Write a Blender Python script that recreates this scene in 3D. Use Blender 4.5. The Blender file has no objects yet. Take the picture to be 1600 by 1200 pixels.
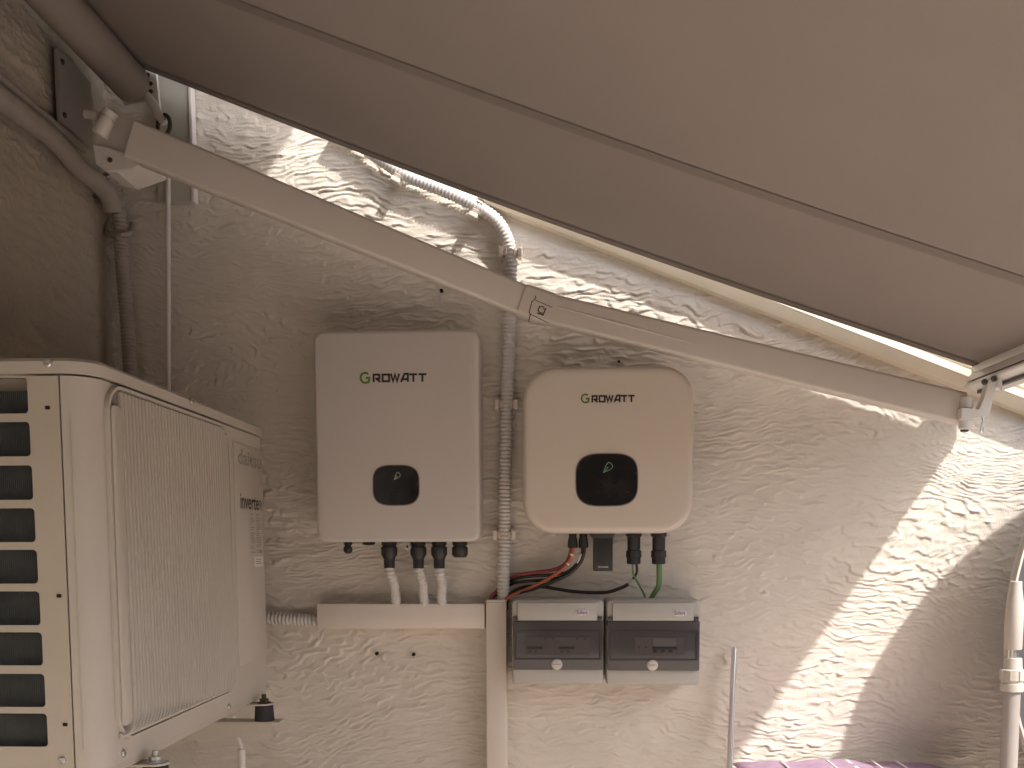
import bpy, bmesh, math, random
import numpy as np
from mathutils import Vector, Matrix

random.seed(4)
SC = bpy.context.scene
COL = SC.collection
rad = math.radians

# ---------------------------------------------------------------- camera, sky, sun, exposure
F_PX, CY_PX, PITCH, YAW, ROLL = 1500.0, 978.0, 0.08375, 0.04377, -0.00277
EYE = np.array([0.0, 0.0, 1.5])
_cp, _sp, _c, _s = math.cos(PITCH), math.sin(PITCH), math.cos(YAW), math.sin(YAW)
_fwd = np.array([-_s * _cp, _c * _cp, -_sp])
_right = np.array([_c, _s, 0.0])
_up = np.cross(_right, _fwd)
_R = _right * math.cos(ROLL) + _up * math.sin(ROLL)
_U = np.cross(_R, _fwd)
cam_data = bpy.data.cameras.new('camera')
cam = bpy.data.objects.new('camera', cam_data)
COL.objects.link(cam)
cam_data.sensor_width = 36.0
cam_data.sensor_fit = 'HORIZONTAL'
cam_data.lens = 36.0 * F_PX / 1600.0
cam_data.shift_y = (CY_PX - 600.0) / 1600.0
cam_data.clip_start, cam_data.clip_end = 0.02, 500.0
cam.matrix_world = Matrix(((_R[0], _U[0], -_fwd[0], EYE[0]), (_R[1], _U[1], -_fwd[1], EYE[1]),
                           (_R[2], _U[2], -_fwd[2], EYE[2]), (0, 0, 0, 1)))
SC.camera = cam

SUN_DIR = Vector((-0.66, 0.60, -1.0)).normalized()
world = bpy.data.worlds.new('World')
SC.world = world
world.use_nodes = True
wn = world.node_tree
bg = wn.nodes['Background']
sky = wn.nodes.new('ShaderNodeTexSky')
sky.sky_type = 'NISHITA'
sky.sun_disc = False
sky.sun_elevation = math.asin(-SUN_DIR.z)
sky.sun_rotation = math.atan2(-SUN_DIR.x, -SUN_DIR.y)
sky.dust_density = 3.0
wn.links.new(sky.outputs['Color'], bg.inputs['Color'])
bg.inputs['Strength'].default_value = 0.15
sun_data = bpy.data.lights.new('sun', 'SUN')
sun_data.energy = 2.0
sun_data.angle = rad(1.3)
sun_data.color = (1.0, 0.955, 0.89)
sun = bpy.data.objects.new('sun', sun_data)
COL.objects.link(sun)
sun.rotation_euler = SUN_DIR.to_track_quat('-Z', 'Y').to_euler()
sun.location = (3, -2, 6)
SC.view_settings.view_transform = 'Standard'
SC.view_settings.look = 'None'
SC.view_settings.gamma = 1.0
SC.view_settings.exposure = 1.46
SC.render.engine = 'CYCLES'
SC.cycles.max_bounces = 8
SC.cycles.diffuse_bounces = 6
SC.cycles.use_denoising = True


def _ray(px, py):
    return _R * (px - 800) / F_PX - _U * (py - CY_PX) / F_PX + _fwd


def at(px, py, Y):
    """point of the place seen at photo pixel px, py on the plane at depth Y"""
    d = _ray(px, py)
    return EYE + d * (Y / d[1])


def atx(px, py, X):
    d = _ray(px, py)
    return EYE + d * (X / d[0])


FLOOR = 0.45


# ---------------------------------------------------------------- materials
def mat(name, col, rough=0.5, metal=0.0, noise=0.0, nscale=20.0, bump=0.0, bscale=200.0, spec=0.5, coat=0.0, trans=0.0, dirt=0.0):
    m = bpy.data.materials.new(name)
    m.use_nodes = True
    nt = m.node_tree
    b = nt.nodes['Principled BSDF']
    b.inputs['Base Color'].default_value = (*col, 1)
    b.inputs['Roughness'].default_value = rough
    b.inputs['Metallic'].default_value = metal
    b.inputs['Specular IOR Level'].default_value = spec
    b.inputs['Coat Weight'].default_value = coat
    geo = nt.nodes.new('ShaderNodeNewGeometry')
    if noise or dirt:
        n = nt.nodes.new('ShaderNodeTexNoise')
        n.inputs['Scale'].default_value = nscale
        n.inputs['Detail'].default_value = 6
        n.inputs['Roughness'].default_value = 0.65
        nt.links.new(geo.outputs['Position'], n.inputs['Vector'])
        r = nt.nodes.new('ShaderNodeMapRange')
        r.inputs['From Min'].default_value = 0.3
        r.inputs['From Max'].default_value = 0.7
        r.inputs['To Min'].default_value = 1.0 - noise
        r.inputs['To Max'].default_value = 1.0 + noise * 0.4
        nt.links.new(n.outputs['Fac'], r.inputs['Value'])
        mx = nt.nodes.new('ShaderNodeMix')
        mx.data_type = 'RGBA'
        mx.blend_type = 'MULTIPLY'
        mx.inputs['Factor'].default_value = 1.0
        mx.inputs['A'].default_value = (*col, 1)
        nt.links.new(r.outputs['Result'], mx.inputs['B'])
        nt.links.new(mx.outputs['Result'], b.inputs['Base Color'])
        r2 = nt.nodes.new('ShaderNodeMapRange')
        r2.inputs['To Min'].default_value = max(0.02, rough - 0.12)
        r2.inputs['To Max'].default_value = min(1, rough + 0.12)
        nt.links.new(n.outputs['Fac'], r2.inputs['Value'])
        nt.links.new(r2.outputs['Result'], b.inputs['Roughness'])
    if bump:
        n2 = nt.nodes.new('ShaderNodeTexNoise')
        n2.inputs['Scale'].default_value = bscale
        n2.inputs['Detail'].default_value = 4
        nt.links.new(geo.outputs['Position'], n2.inputs['Vector'])
        bp = nt.nodes.new('ShaderNodeBump')
        bp.inputs['Strength'].default_value = bump
        bp.inputs['Distance'].default_value = 0.002
        nt.links.new(n2.outputs['Fac'], bp.inputs['Height'])
        nt.links.new(bp.outputs['Normal'], b.inputs['Normal'])
    return m


M = {}
M['plaster'] = mat('plaster', (0.73, 0.675, 0.595), 0.85, noise=0.07, nscale=9, bump=0.5, bscale=330, spec=0.25)
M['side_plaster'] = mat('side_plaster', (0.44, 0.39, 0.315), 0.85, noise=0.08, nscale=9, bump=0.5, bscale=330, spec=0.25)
M['brown_plaster'] = mat('brown_plaster', (0.17, 0.13, 0.10), 0.85, noise=0.1, nscale=5)  # kept dark so the added walls bounce little light
M['coping'] = mat('coping', (0.76, 0.69, 0.54), 0.6, noise=0.05, nscale=14, bump=0.15, bscale=200)
M['white'] = mat('white_powder_coat', (0.74, 0.70, 0.65), 0.38, noise=0.03, nscale=6)
M['ivory'] = mat('ivory_enamel', (0.52, 0.475, 0.41), 0.42, noise=0.05, nscale=7, bump=0.03, bscale=600)
M['ac_side'] = mat('ac_side_enamel', (0.50, 0.45, 0.37), 0.45, noise=0.07, nscale=7, bump=0.03, bscale=600)
M['inv_white'] = mat('inverter_white', (0.585, 0.54, 0.50), 0.42, noise=0.02, nscale=4, bump=0.03, bscale=900)
M['inv_cream'] = mat('inverter_cream', (0.635, 0.565, 0.485), 0.36, noise=0.02, nscale=4)
M['duct'] = mat('trunking_pvc', (0.73, 0.66, 0.585), 0.4, noise=0.03, nscale=8)
M['grey_pvc'] = mat('grey_corrugated_pvc', (0.62, 0.59, 0.56), 0.5, noise=0.06, nscale=30)
M['dark_wrap'] = mat('pipe_wrap', (0.33, 0.29, 0.255), 0.7, noise=0.12, nscale=30, bump=0.3, bscale=150)
M['black'] = mat('black_plastic', (0.022, 0.021, 0.021), 0.45, noise=0.2, nscale=40)
M['gloss'] = mat('display_glass', (0.012, 0.011, 0.011), 0.12)
M['ink'] = mat('black_ink', (0.02, 0.016, 0.018), 0.5)
M['greyink'] = mat('grey_ink', (0.31, 0.275, 0.235), 0.5)
M['darkink'] = mat('dark_brown_ink', (0.08, 0.06, 0.05), 0.5)
M['midink'] = mat('faded_ink', (0.22, 0.19, 0.165), 0.5)
M['green'] = mat('logo_green', (0.10, 0.22, 0.035), 0.5)
M['leaf'] = mat('leaf_led', (0.20, 0.40, 0.25), 0.4)
M['box_grey'] = mat('enclosure_grey', (0.47, 0.455, 0.415), 0.42, noise=0.04, nscale=12)
M['smoke'] = mat('smoked_cover', (0.078, 0.073, 0.073), 0.2)
M['metal'] = mat('zinc_steel', (0.55, 0.54, 0.52), 0.35, 1.0, noise=0.1, nscale=60)
M['chrome'] = mat('chrome_tube', (0.86, 0.85, 0.84), 0.32, 1.0)
M['rust'] = mat('dark_bolt', (0.10, 0.075, 0.055), 0.6, 0.5, noise=0.3, nscale=200)
M['rubber'] = mat('rubber', (0.025, 0.023, 0.023), 0.7)
M['hole'] = mat('dark_hole', (0.010, 0.009, 0.008), 0.9)
M['grille_dark'] = mat('grille_groove_shade', (0.20, 0.18, 0.155), 0.6)  # darker than the enamel: shade between the ribs put into the colour
M['leafpale'] = mat('leaf_led_pale', (0.42, 0.47, 0.42), 0.4)
M['plate'] = mat('rating_plate', (0.50, 0.46, 0.41), 0.5)
M['arm'] = mat('awning_arm_enamel', (0.62, 0.57, 0.51), 0.36, noise=0.03, nscale=7)
M['coil'] = mat('coil_fins', (0.075, 0.083, 0.082), 0.55, 0.2, noise=0.4, nscale=18)
M['red'] = mat('red_cable', (0.22, 0.04, 0.045), 0.45)
M['orange'] = mat('orange_cable', (0.42, 0.115, 0.055), 0.45)
M['earth'] = mat('green_cable', (0.10, 0.21, 0.075), 0.45)
M['label'] = mat('label_paper', (0.72, 0.68, 0.63), 0.6)
M['lav'] = mat('lavender_plate', (0.68, 0.62, 0.66), 0.35)
M['fanwhite'] = mat('fan_plastic', (0.52, 0.48, 0.43), 0.42, noise=0.04, nscale=20)
M['fangrey'] = mat('fan_tube_grey', (0.34, 0.31, 0.285), 0.42, noise=0.05, nscale=20)
M['darkgrey'] = mat('dark_grey_panel', (0.07, 0.07, 0.07), 0.55, noise=0.1, nscale=10)
M['ground'] = mat('terracotta_paving', (0.63, 0.535, 0.46), 0.8, noise=0.15, nscale=5, bump=0.3, bscale=60)
M['bar_white'] = mat('awning_bar_white', (0.70, 0.68, 0.645), 0.33, noise=0.03, nscale=10)
M['groove'] = mat('groove_grey', (0.10, 0.095, 0.09), 0.6)
M['wallgrey'] = mat('grey_panel', (0.50, 0.49, 0.43), 0.5, noise=0.04, nscale=6)


def fabric_mat(name, col, tr):
    m = bpy.data.materials.new(name)
    m.use_nodes = True
    nt = m.node_tree
    nt.nodes.clear()
    out = nt.nodes.new('ShaderNodeOutputMaterial')
    mixs = nt.nodes.new('ShaderNodeMixShader')
    d = nt.nodes.new('ShaderNodeBsdfDiffuse')
    t = nt.nodes.new('ShaderNodeBsdfTranslucent')
    mixs.inputs['Fac'].default_value = tr
    geo = nt.nodes.new('ShaderNodeNewGeometry')
    n = nt.nodes.new('ShaderNodeTexNoise')
    n.inputs['Scale'].default_value = 2.2
    n.inputs['Detail'].default_value = 5
    w = nt.nodes.new('ShaderNodeTexNoise')
    w.inputs['Scale'].default_value = 700
    nt.links.new(geo.outputs['Position'], n.inputs['Vector'])
    nt.links.new(geo.outputs['Position'], w.inputs['Vector'])
    ad = nt.nodes.new('ShaderNodeMath')
    ad.operation = 'MULTIPLY_ADD'
    ad.inputs[1].default_value = 0.35
    nt.links.new(w.outputs['Fac'], ad.inputs[0])
    nt.links.new(n.outputs['Fac'], ad.inputs[2])
    r = nt.nodes.new('ShaderNodeMapRange')
    r.inputs['From Min'].default_value = 0.4
    r.inputs['From Max'].default_value = 0.95
    r.inputs['To Min'].default_value = 0.93
    r.inputs['To Max'].default_value = 1.05
    nt.links.new(ad.outputs['Value'], r.inputs['Value'])
    mx = nt.nodes.new('ShaderNodeMix')
    mx.data_type = 'RGBA'
    mx.blend_type = 'MULTIPLY'
    mx.inputs['Factor'].default_value = 1
    mx.inputs['A'].default_value = (*col, 1)
    nt.links.new(r.outputs['Result'], mx.inputs['B'])
    for s in (d, t):
        nt.links.new(mx.outputs['Result'], s.inputs['Color'])
    bp = nt.nodes.new('ShaderNodeBump')
    bp.inputs['Strength'].default_value = 0.12
    bp.inputs['Distance'].default_value = 0.001
    nt.links.new(w.outputs['Fac'], bp.inputs['Height'])
    nt.links.new(bp.outputs['Normal'], d.inputs['Normal'])
    nt.links.new(d.outputs['BSDF'], mixs.inputs[1])
    nt.links.new(t.outputs['BSDF'], mixs.inputs[2])
    nt.links.new(mixs.outputs['Shader'], out.inputs['Surface'])
    return m


M['fabric'] = fabric_mat('awning_fabric', (0.262, 0.227, 0.203), 0.01)
M['stitch'] = fabric_mat('awning_stitch', (0.13, 0.11, 0.095), 0.02)
M['seam'] = fabric_mat('awning_seam', (0.215, 0.186, 0.166), 0.01)


def cloth_mat():
    m = mat('purple_cloth', (0.36, 0.24, 0.34), 0.85, noise=0.25, nscale=30, bump=0.4, bscale=500)
    return m


M['purple'] = cloth_mat()


def speckle_screen():
    """display glass with faint smears"""
    m = mat('display_glass_smeared', (0.012, 0.011, 0.011), 0.14)
    nt = m.node_tree
    b = nt.nodes['Principled BSDF']
    geo = nt.nodes.new('ShaderNodeNewGeometry')
    n = nt.nodes.new('ShaderNodeTexNoise')
    n.inputs['Scale'].default_value = 28
    n.inputs['Detail'].default_value = 5
    nt.links.new(geo.outputs['Position'], n.inputs['Vector'])
    r = nt.nodes.new('ShaderNodeMapRange')
    r.inputs['From Min'].default_value = 0.35
    r.inputs['From Max'].default_value = 0.75
    r.inputs['To Min'].default_value = 0.08
    r.inputs['To Max'].default_value = 0.42
    nt.links.new(n.outputs['Fac'], r.inputs['Value'])
    nt.links.new(r.outputs['Result'], b.inputs['Roughness'])
    return m


M['gloss'] = speckle_screen()


# ---------------------------------------------------------------- builders
ORIGIN = {}


def thing(name, label, cat, loc, group=None):
    o = bpy.data.objects.new(name, None)
    COL.objects.link(o)
    o.empty_display_size = 0.05
    o.location = tuple(float(v) for v in loc)
    ORIGIN[o.name] = Vector(o.location)
    o['label'] = label
    o['category'] = cat
    if group:
        o['group'] = group
    return o


def tag(o, label, cat, group=None):
    o['label'] = label
    o['category'] = cat
    if group:
        o['group'] = group
    return o


def obj(name, bm, m, parent=None, smooth=None, base=None):
    """link a bmesh given in place coordinates as one object"""
    if isinstance(bm, MB):
        bm = bm.bm
    if parent is not None:
        org = ORIGIN[parent.name]
    else:
        if base is None:
            cs = [v.co for v in bm.verts]
            base = (sum(c.x for c in cs) / len(cs), sum(c.y for c in cs) / len(cs), min(c.z for c in cs))
        org = Vector(tuple(float(v) for v in base))
    bmesh.ops.translate(bm, verts=bm.verts, vec=-org)
    bmesh.ops.recalc_face_normals(bm, faces=bm.faces)
    me = bpy.data.meshes.new(name)
    bm.to_mesh(me)
    bm.free()
    me.materials.append(M[m])
    o = bpy.data.objects.new(name, me)
    COL.objects.link(o)
    if parent is not None:
        o.parent = parent
    else:
        o.location = org
    ORIGIN[o.name] = org
    if smooth is not None:
        for p in me.polygons:
            p.use_smooth = True
        me.set_sharp_from_angle(angle=rad(smooth))
    return o


def V(*a):
    return Vector(tuple(float(v) for v in (a[0] if len(a) == 1 else a)))


class MB:
    def __init__(self):
        self.bm = bmesh.new()

    def box(self, lo, hi, bev=0.0, seg=2, mtx=None):
        lo, hi = V(lo), V(hi)
        r = bmesh.ops.create_cube(self.bm, size=1.0)
        vs = r['verts']
        for v in vs:
            v.co = Vector((lo.x + (v.co.x + .5) * (hi.x - lo.x), lo.y + (v.co.y + .5) * (hi.y - lo.y), lo.z + (v.co.z + .5) * (hi.z - lo.z)))
        if bev > 0:
            es = list({e for v in vs for e in v.link_edges})
            rb = bmesh.ops.bevel(self.bm, geom=es, offset=bev, segments=seg, affect='EDGES', profile=0.5)
            vs = list({v for f in rb['faces'] for v in f.verts} | {v for v in vs if v.is_valid})
        if mtx is not None:
            for v in vs:
                v.co = mtx @ v.co
        return self

    def loft(self, loops, cap0=True, cap1=True, closed=True):
        rows = [[self.bm.verts.new(V(p)) for p in L] for L in loops]
        n = len(rows[0])
        for a, b in zip(rows, rows[1:]):
            for i in range(n if closed else n - 1):
                j = (i + 1) % n
                self.bm.faces.new((a[i], a[j], b[j], b[i]))
        if cap0:
            self.bm.faces.new(rows[0][::-1])
        if cap1:
            self.bm.faces.new(rows[-1])
        return self

    def tube(self, pts, r, n=12, rings=None, caps=True, flat=None):
        """sweep a circle of radius r (number or list) along pts"""
        pts = [V(p) for p in pts]
        rr = r if isinstance(r, (list, tuple)) else [r] * len(pts)
        T = []
        for i in range(len(pts)):
            a, b = pts[max(0, i - 1)], pts[min(len(pts) - 1, i + 1)]
            T.append((b - a).normalized())
        ref = Vector((0, 0, 1)) if abs(T[0].z) < 0.9 else Vector((1, 0, 0))
        nrm = (ref - T[0] * ref.dot(T[0])).normalized()
        loops = []
        for i, p in enumerate(pts):
            nrm = (nrm - T[i] * nrm.dot(T[i])).normalized()
            bi = T[i].cross(nrm)
            k = flat if flat else 1.0
            loops.append([p + (nrm * math.cos(2 * math.pi * j / n) + bi * k * math.sin(2 * math.pi * j / n)) * rr[i] for j in range(n)])
        return self.loft(loops, caps, caps)

    def lathe(self, p0, axis, prof, n=20):
        """prof: (distance along axis, radius)"""
        p0, ax = V(p0), V(axis).normalized()
        ref = Vector((0, 0, 1)) if abs(ax.z) < 0.9 else Vector((1, 0, 0))
        u = (ref - ax * ref.dot(ax)).normalized()
        w = ax.cross(u)
        loops = [[p0 + ax * d + (u * math.cos(2 * math.pi * j / n) + w * math.sin(2 * math.pi * j / n)) * max(rr, 1e-5) for j in range(n)] for d, rr in prof]
        return self.loft(loops)

    def prism(self, poly, off, bev=0.0):
        """polygon in space pushed along off"""
        off = V(off)
        return self.loft([[V(p) for p in poly], [V(p) + off for p in poly]])

    def quad(self, a, b, c, d):
        self.bm.faces.new([self.bm.verts.new(V(p)) for p in (a, b, c, d)])
        return self


def spline(pts, n=10):
    """Catmull-Rom through pts"""
    P = [V(p) for p in pts]
    P = [P[0] * 2 - P[1]] + P + [P[-1] * 2 - P[-2]]
    out = []
    for i in range(1, len(P) - 2):
        for k in range(n):
            t = k / n
            a, b, c, d = P[i - 1], P[i], P[i + 1], P[i + 2]
            out.append(0.5 * ((2 * b) + (c - a) * t + (2 * a - 5 * b + 4 * c - d) * t * t + (3 * b - a - 3 * c + d) * t ** 3))
    out.append(P[-2])
    return out


def resample(pts, step):
    out = [pts[0]]
    acc = 0.0
    for a, b in zip(pts, pts[1:]):
        L = (b - a).length
        d = step - acc
        while d <= L:
            out.append(a.lerp(b, d / L))
            d += step
        acc = (acc + L) % step if L else acc
        acc = L - (d - step)
    return out


def corrugated(mb, pts, r, pitch=0.0075, depth=0.0022, n=14):
    sp = resample(spline(pts, 24), pitch / 5)
    pr = [0, -0.15, -0.9, -0.9, -0.15]
    mb.tube(sp, [r + depth * pr[i % 5] for i in range(len(sp))], n)
    return mb


def rr2(x0, x1, z0, z1, r, k=6):
    """rounded rectangle outline"""
    out = []
    for cx, cz, a0 in ((x1 - r, z1 - r, 0), (x0 + r, z1 - r, 90), (x0 + r, z0 + r, 180), (x1 - r, z0 + r, 270)):
        for i in range(k + 1):
            a = rad(a0 + 90 * i / k)
            out.append((cx + r * math.cos(a), cz + r * math.sin(a)))
    return out


def sup2(cx, cz, a, b, p=3.2, n=48):
    out = []
    for i in range(n):
        t = 2 * math.pi * i / n
        c, s = math.cos(t), math.sin(t)
        out.append((cx + a * math.copysign(abs(c) ** (2 / p), c), cz + b * math.copysign(abs(s) ** (2 / p), s)))
    return out


def inset_loop(poly, d):
    cx = sum(p[0] for p in poly) / len(poly)
    cz = sum(p[1] for p in poly) / len(poly)
    xs = [abs(p[0] - cx) for p in poly]
    zs = [abs(p[1] - cz) for p in poly]
    sx, sz = 1 - d / max(xs), 1 - d / max(zs)
    return [(cx + (p[0] - cx) * sx, cz + (p[1] - cz) * sz) for p in poly]


def slab_y(mb, poly, steps):
    """outline in X,Z lofted through (Y, inset) steps"""
    loops = []
    for y, d in steps:
        q = inset_loop(poly, d) if d else poly
        loops.append([(p[0], y, p[1]) for p in q])
    return mb.loft(loops)


def plate_with_holes(outer, holes, to3, off):
    """flat plate with openings, thickness along off"""
    bm = bmesh.new()
    edges = []
    for loop in [outer] + holes:
        vs = [bm.verts.new(V(to3(*p))) for p in loop]
        edges += [bm.edges.new((vs[i], vs[(i + 1) % len(vs)])) for i in range(len(vs))]
    bmesh.ops.triangle_fill(bm, use_beauty=True, use_dissolve=False, edges=edges)
    r = bmesh.ops.extrude_face_region(bm, geom=list(bm.faces))
    vs = [g for g in r['geom'] if isinstance(g, bmesh.types.BMVert)]
    bmesh.ops.translate(bm, verts=vs, vec=V(off))
    return bm


def text(name, s, size, origin, ux, uz, m, parent, width=None, shear=0.0, bold=0.0):
    """flat print: baseline origin, reading direction ux, up uz"""
    cu = bpy.data.curves.new(name, 'FONT')
    cu.body = s
    cu.size = 1.0
    cu.shear = shear
    cu.offset = bold
    cu.resolution_u = 3
    to = bpy.data.objects.new(name, cu)
    COL.objects.link(to)
    bpy.context.view_layer.update()
    me = bpy.data.meshes.new_from_object(to.evaluated_get(bpy.context.evaluated_depsgraph_get()))
    bpy.data.objects.remove(to)
    bpy.data.curves.remove(cu)
    bm = bmesh.new()
    bm.from_mesh(me)
    bpy.data.meshes.remove(me)
    xs = [v.co.x for v in bm.verts]
    zs = [v.co.y for v in bm.verts]
    x0, w = min(xs), max(xs) - min(xs)
    h = max(zs)
    o3, ux, uz = V(origin), V(ux), V(uz)
    kx = (width / w) if width else size / h
    kz = size / h
    for v in bm.verts:
        v.co = o3 + ux * ((v.co.x - x0) * kx) + uz * (v.co.y * kz)
    return obj(name, bm, m, parent)


def ribbon(mb, pts2, t, to3, lift=0.0, closed=False):
    """stroke of width t along 2-d points, mitred"""
    P = [Vector(p) for p in pts2]
    n = len(P)
    L, Rr = [], []
    for i in range(n):
        a = P[i - 1] if (i > 0 or closed) else None
        b = P[(i + 1) % n] if (i < n - 1 or closed) else None
        d1 = (P[i] - a).normalized() if a is not None else None
        d2 = (b - P[i]).normalized() if b is not None else None
        if d1 is None:
            d1 = d2
        if d2 is None:
            d2 = d1
        n1 = Vector((-d1.y, d1.x))
        n2 = Vector((-d2.y, d2.x))
        m = (n1 + n2)
        if m.length < 1e-4:
            m = n1
        m.normalize()
        k = min(2.5, 1 / max(0.3, m.dot(n1)))
        L.append(P[i] + m * t / 2 * k)
        Rr.append(P[i] - m * t / 2 * k)
    rng = range(n) if closed else range(n - 1)
    lv = [mb.bm.verts.new(V(to3(p.x, p.y, lift))) for p in L]
    rv = [mb.bm.verts.new(V(to3(p.x, p.y, lift))) for p in Rr]
    for i in rng:
        j = (i + 1) % n
        mb.bm.faces.new((lv[i], rv[i], rv[j], lv[j]))
    return mb


def screw(parent, p, axis, r=0.005, name='screw', m='metal'):
    mb = MB()
    mb.lathe(p, axis, [(0, r), (r * 0.35, r), (r * 0.6, r * 0.75), (r * 0.62, r * 0.42), (r * 0.3, r * 0.38)], 14)
    return obj(name, mb, m, parent, 40)


# ---------------------------------------------------------------- plaster relief
def gnoise(x, z, seed):
    rs = np.random.RandomState(seed)
    perm = rs.permutation(512)
    perm = np.concatenate([perm, perm])
    ang = rs.rand(512) * 2 * np.pi
    gx, gz = np.cos(ang), np.sin(ang)
    xi, zi = np.floor(x).astype(int), np.floor(z).astype(int)
    xf, zf = x - xi, z - zi
    u = xf ** 3 * (xf * (xf * 6 - 15) + 10)
    w = zf ** 3 * (zf * (zf * 6 - 15) + 10)

    def g(ix, iz, fx, fz):
        h = perm[(perm[ix % 512] + iz) % 512]
        return gx[h] * fx + gz[h] * fz
    a = g(xi, zi, xf, zf)
    b = g(xi + 1, zi, xf - 1, zf)
    c = g(xi, zi + 1, xf, zf - 1)
    d = g(xi + 1, zi + 1, xf - 1, zf - 1)
    return (a * (1 - u) + b * u) * (1 - w) + (c * (1 - u) + d * u) * w * 1.0


def relief(x, z, seed=1):
    """trowelled waves: long shallow overlapping scales, each ending in a thin sharp lip"""
    w0 = gnoise(x / 0.34, z / 0.26, seed + 7)
    w1 = gnoise(x / 0.13, z / 0.075, seed)
    w2 = gnoise(x / 0.040, z / 0.022, seed + 1)
    w3 = gnoise(x / 0.015, z / 0.010, seed + 2)
    h = 0
    for k, (lam, amp, sd) in enumerate(((0.0200, 1.0, 10), (0.0130, 0.55, 20))):
        b = gnoise(x / 0.19, z / 0.15, seed + sd + 1)
        tilt = 0.35 * gnoise(x / 0.4, z / 0.3, seed + sd + 2)
        ph = (z + tilt * x) / lam + 1.25 * w1 + 0.95 * w2 + 0.26 * w3 + 1.2 * w0 + k * 3.1
        f = ph - np.floor(ph)
        up = np.clip(f / 0.13, 0, 1)
        up = up * up * (3 - 2 * up)
        saw = np.where(f < 0.13, up, (1 - (f - 0.13) / 0.87) ** 1.25)
        gate = np.clip(0.50 + 1.5 * gnoise(x / 0.042, z / 0.017, seed + sd + 3) + 0.8 * b, 0.0, 1.2)
        h = h + amp * saw * gate
    h = h * 0.0042
    h = h + 0.0008 * w2 + 0.0026 * w1 + 0.0003 * w3
    h = h + 0.00018 * gnoise(x / 0.0065, z / 0.006, seed + 5)
    return h


def grid_wall(us, vs, to3, hfun, keep=None):
    U, W = np.meshgrid(us, vs)
    H = hfun(U, W)
    co = to3(U, W, H)
    nu, nv = len(us), len(vs)
    verts = np.stack([c.ravel() for c in co], 1).astype(np.float32)
    idx = np.arange(nu * nv).reshape(nv, nu)
    q = np.stack([idx[:-1, :-1], idx[:-1, 1:], idx[1:, 1:], idx[1:, :-1]], -1).reshape(-1, 4)
    if keep is not None:
        k = keep(U, W).ravel()
        q = q[k[q].all(1)]
    me = bpy.data.meshes.new('wall')
    me.vertices.add(len(verts))
    me.vertices.foreach_set('co', verts.ravel())
    me.loops.add(q.size)
    me.loops.foreach_set('vertex_index', q.ravel().astype(np.int32))
    me.polygons.add(len(q))
    me.polygons.foreach_set('loop_start', np.arange(0, q.size, 4, dtype=np.int32))
    me.polygons.foreach_set('loop_total', np.full(len(q), 4, dtype=np.int32))
    me.update()
    me.validate()
    me.polygons.foreach_set('use_smooth', np.ones(len(me.polygons), dtype=bool))
    return me


YW, XL = 2.25, -1.03
# sloping top of the back wall (under the coping)
CB0, CB1 = at(800, 329, 2.200), at(1512, 605, 2.200)
CSL = (CB1[2] - CB0[2]) / (CB1[0] - CB0[0])


def coping_z(x):
    return CB0[2] + CSL * (x - CB0[0])


def ax_grid(lo, a, b, hi, step, coarse):
    return np.concatenate([np.arange(lo, a, coarse), np.arange(a, b, step), np.arange(b, hi + coarse, coarse)])


def plain(o, me, m):
    me.materials.append(M[m])
    return o


us = ax_grid(XL - 0.005, XL - 0.004, 1.2, 3.2, 0.0031, 0.03)
vs = ax_grid(0.0, 0.93, 2.78, 2.9, 0.0020, 0.03)


def back_h(x, z):
    h = relief(x, z, 1)
    left = np.clip((-0.45 - x) / 0.35, 0, 1)
    rough = np.exp(-((x - 0.05) / 0.50) ** 2 - ((z - 1.97) / 0.125) ** 2)
    low = np.exp(-((x + 0.45) / 0.30) ** 2 - ((z - 1.35) / 0.25) ** 2)
    h = h * (0.86 - 0.10 * left + 0.70 * rough + 0.35 * low)
    fade = np.clip((1.22 - x) / 0.05, 0, 1) * np.clip((z - 0.92) / 0.03, 0, 1)
    return h * fade


me = grid_wall(us, vs, lambda x, z, h: (x, YW - h, z), back_h,
               keep=lambda x, z: (z < coping_z(x) + 0.05) | (x < -0.17))
back_wall = bpy.data.objects.new('plaster_wall', me)
COL.objects.link(back_wall)
me.materials.append(M['plaster'])
ORIGIN[back_wall.name] = Vector((0, 0, 0))
tag(back_wall, 'cream wall of rippled plaster that the two inverters hang on', 'wall')

us = ax_grid(-3.0, 0.55, 2.262, 2.262, 0.0045, 0.06)
vs = ax_grid(0.0, 1.15, 2.95, 3.3, 0.0035, 0.06)


def left_h(y, z):
    return relief(y * 0.9 + 7.3, z * 0.9 + 2.1, 40) * 1.25 * np.clip((y - 0.56) / 0.05, 0, 1) * np.clip((z - 1.2) / 0.05, 0, 1)


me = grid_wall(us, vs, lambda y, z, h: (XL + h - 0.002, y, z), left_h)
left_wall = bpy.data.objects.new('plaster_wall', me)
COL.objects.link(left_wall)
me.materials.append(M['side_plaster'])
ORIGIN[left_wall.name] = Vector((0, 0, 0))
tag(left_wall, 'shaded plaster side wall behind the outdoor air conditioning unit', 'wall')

# unseen slab added above the side wall to shade the upper left
mb = MB()
mb.box((XL + 0.002, -2.7, 2.96), (-0.25, 2.9, 3.02), 0.004)
obj('shade_slab', mb, 'plaster', left_wall)

# unseen wall added behind the viewer to cut light from that side
mb = MB()
mb.box((XL, -2.75, 0), (3.4, -2.5, 3.3))
tag(obj('plaster_wall', mb, 'brown_plaster', None, base=(1.0, -2.6, 0)), 'unseen brown wall added opposite the inverters to cut the front light', 'wall')

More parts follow.
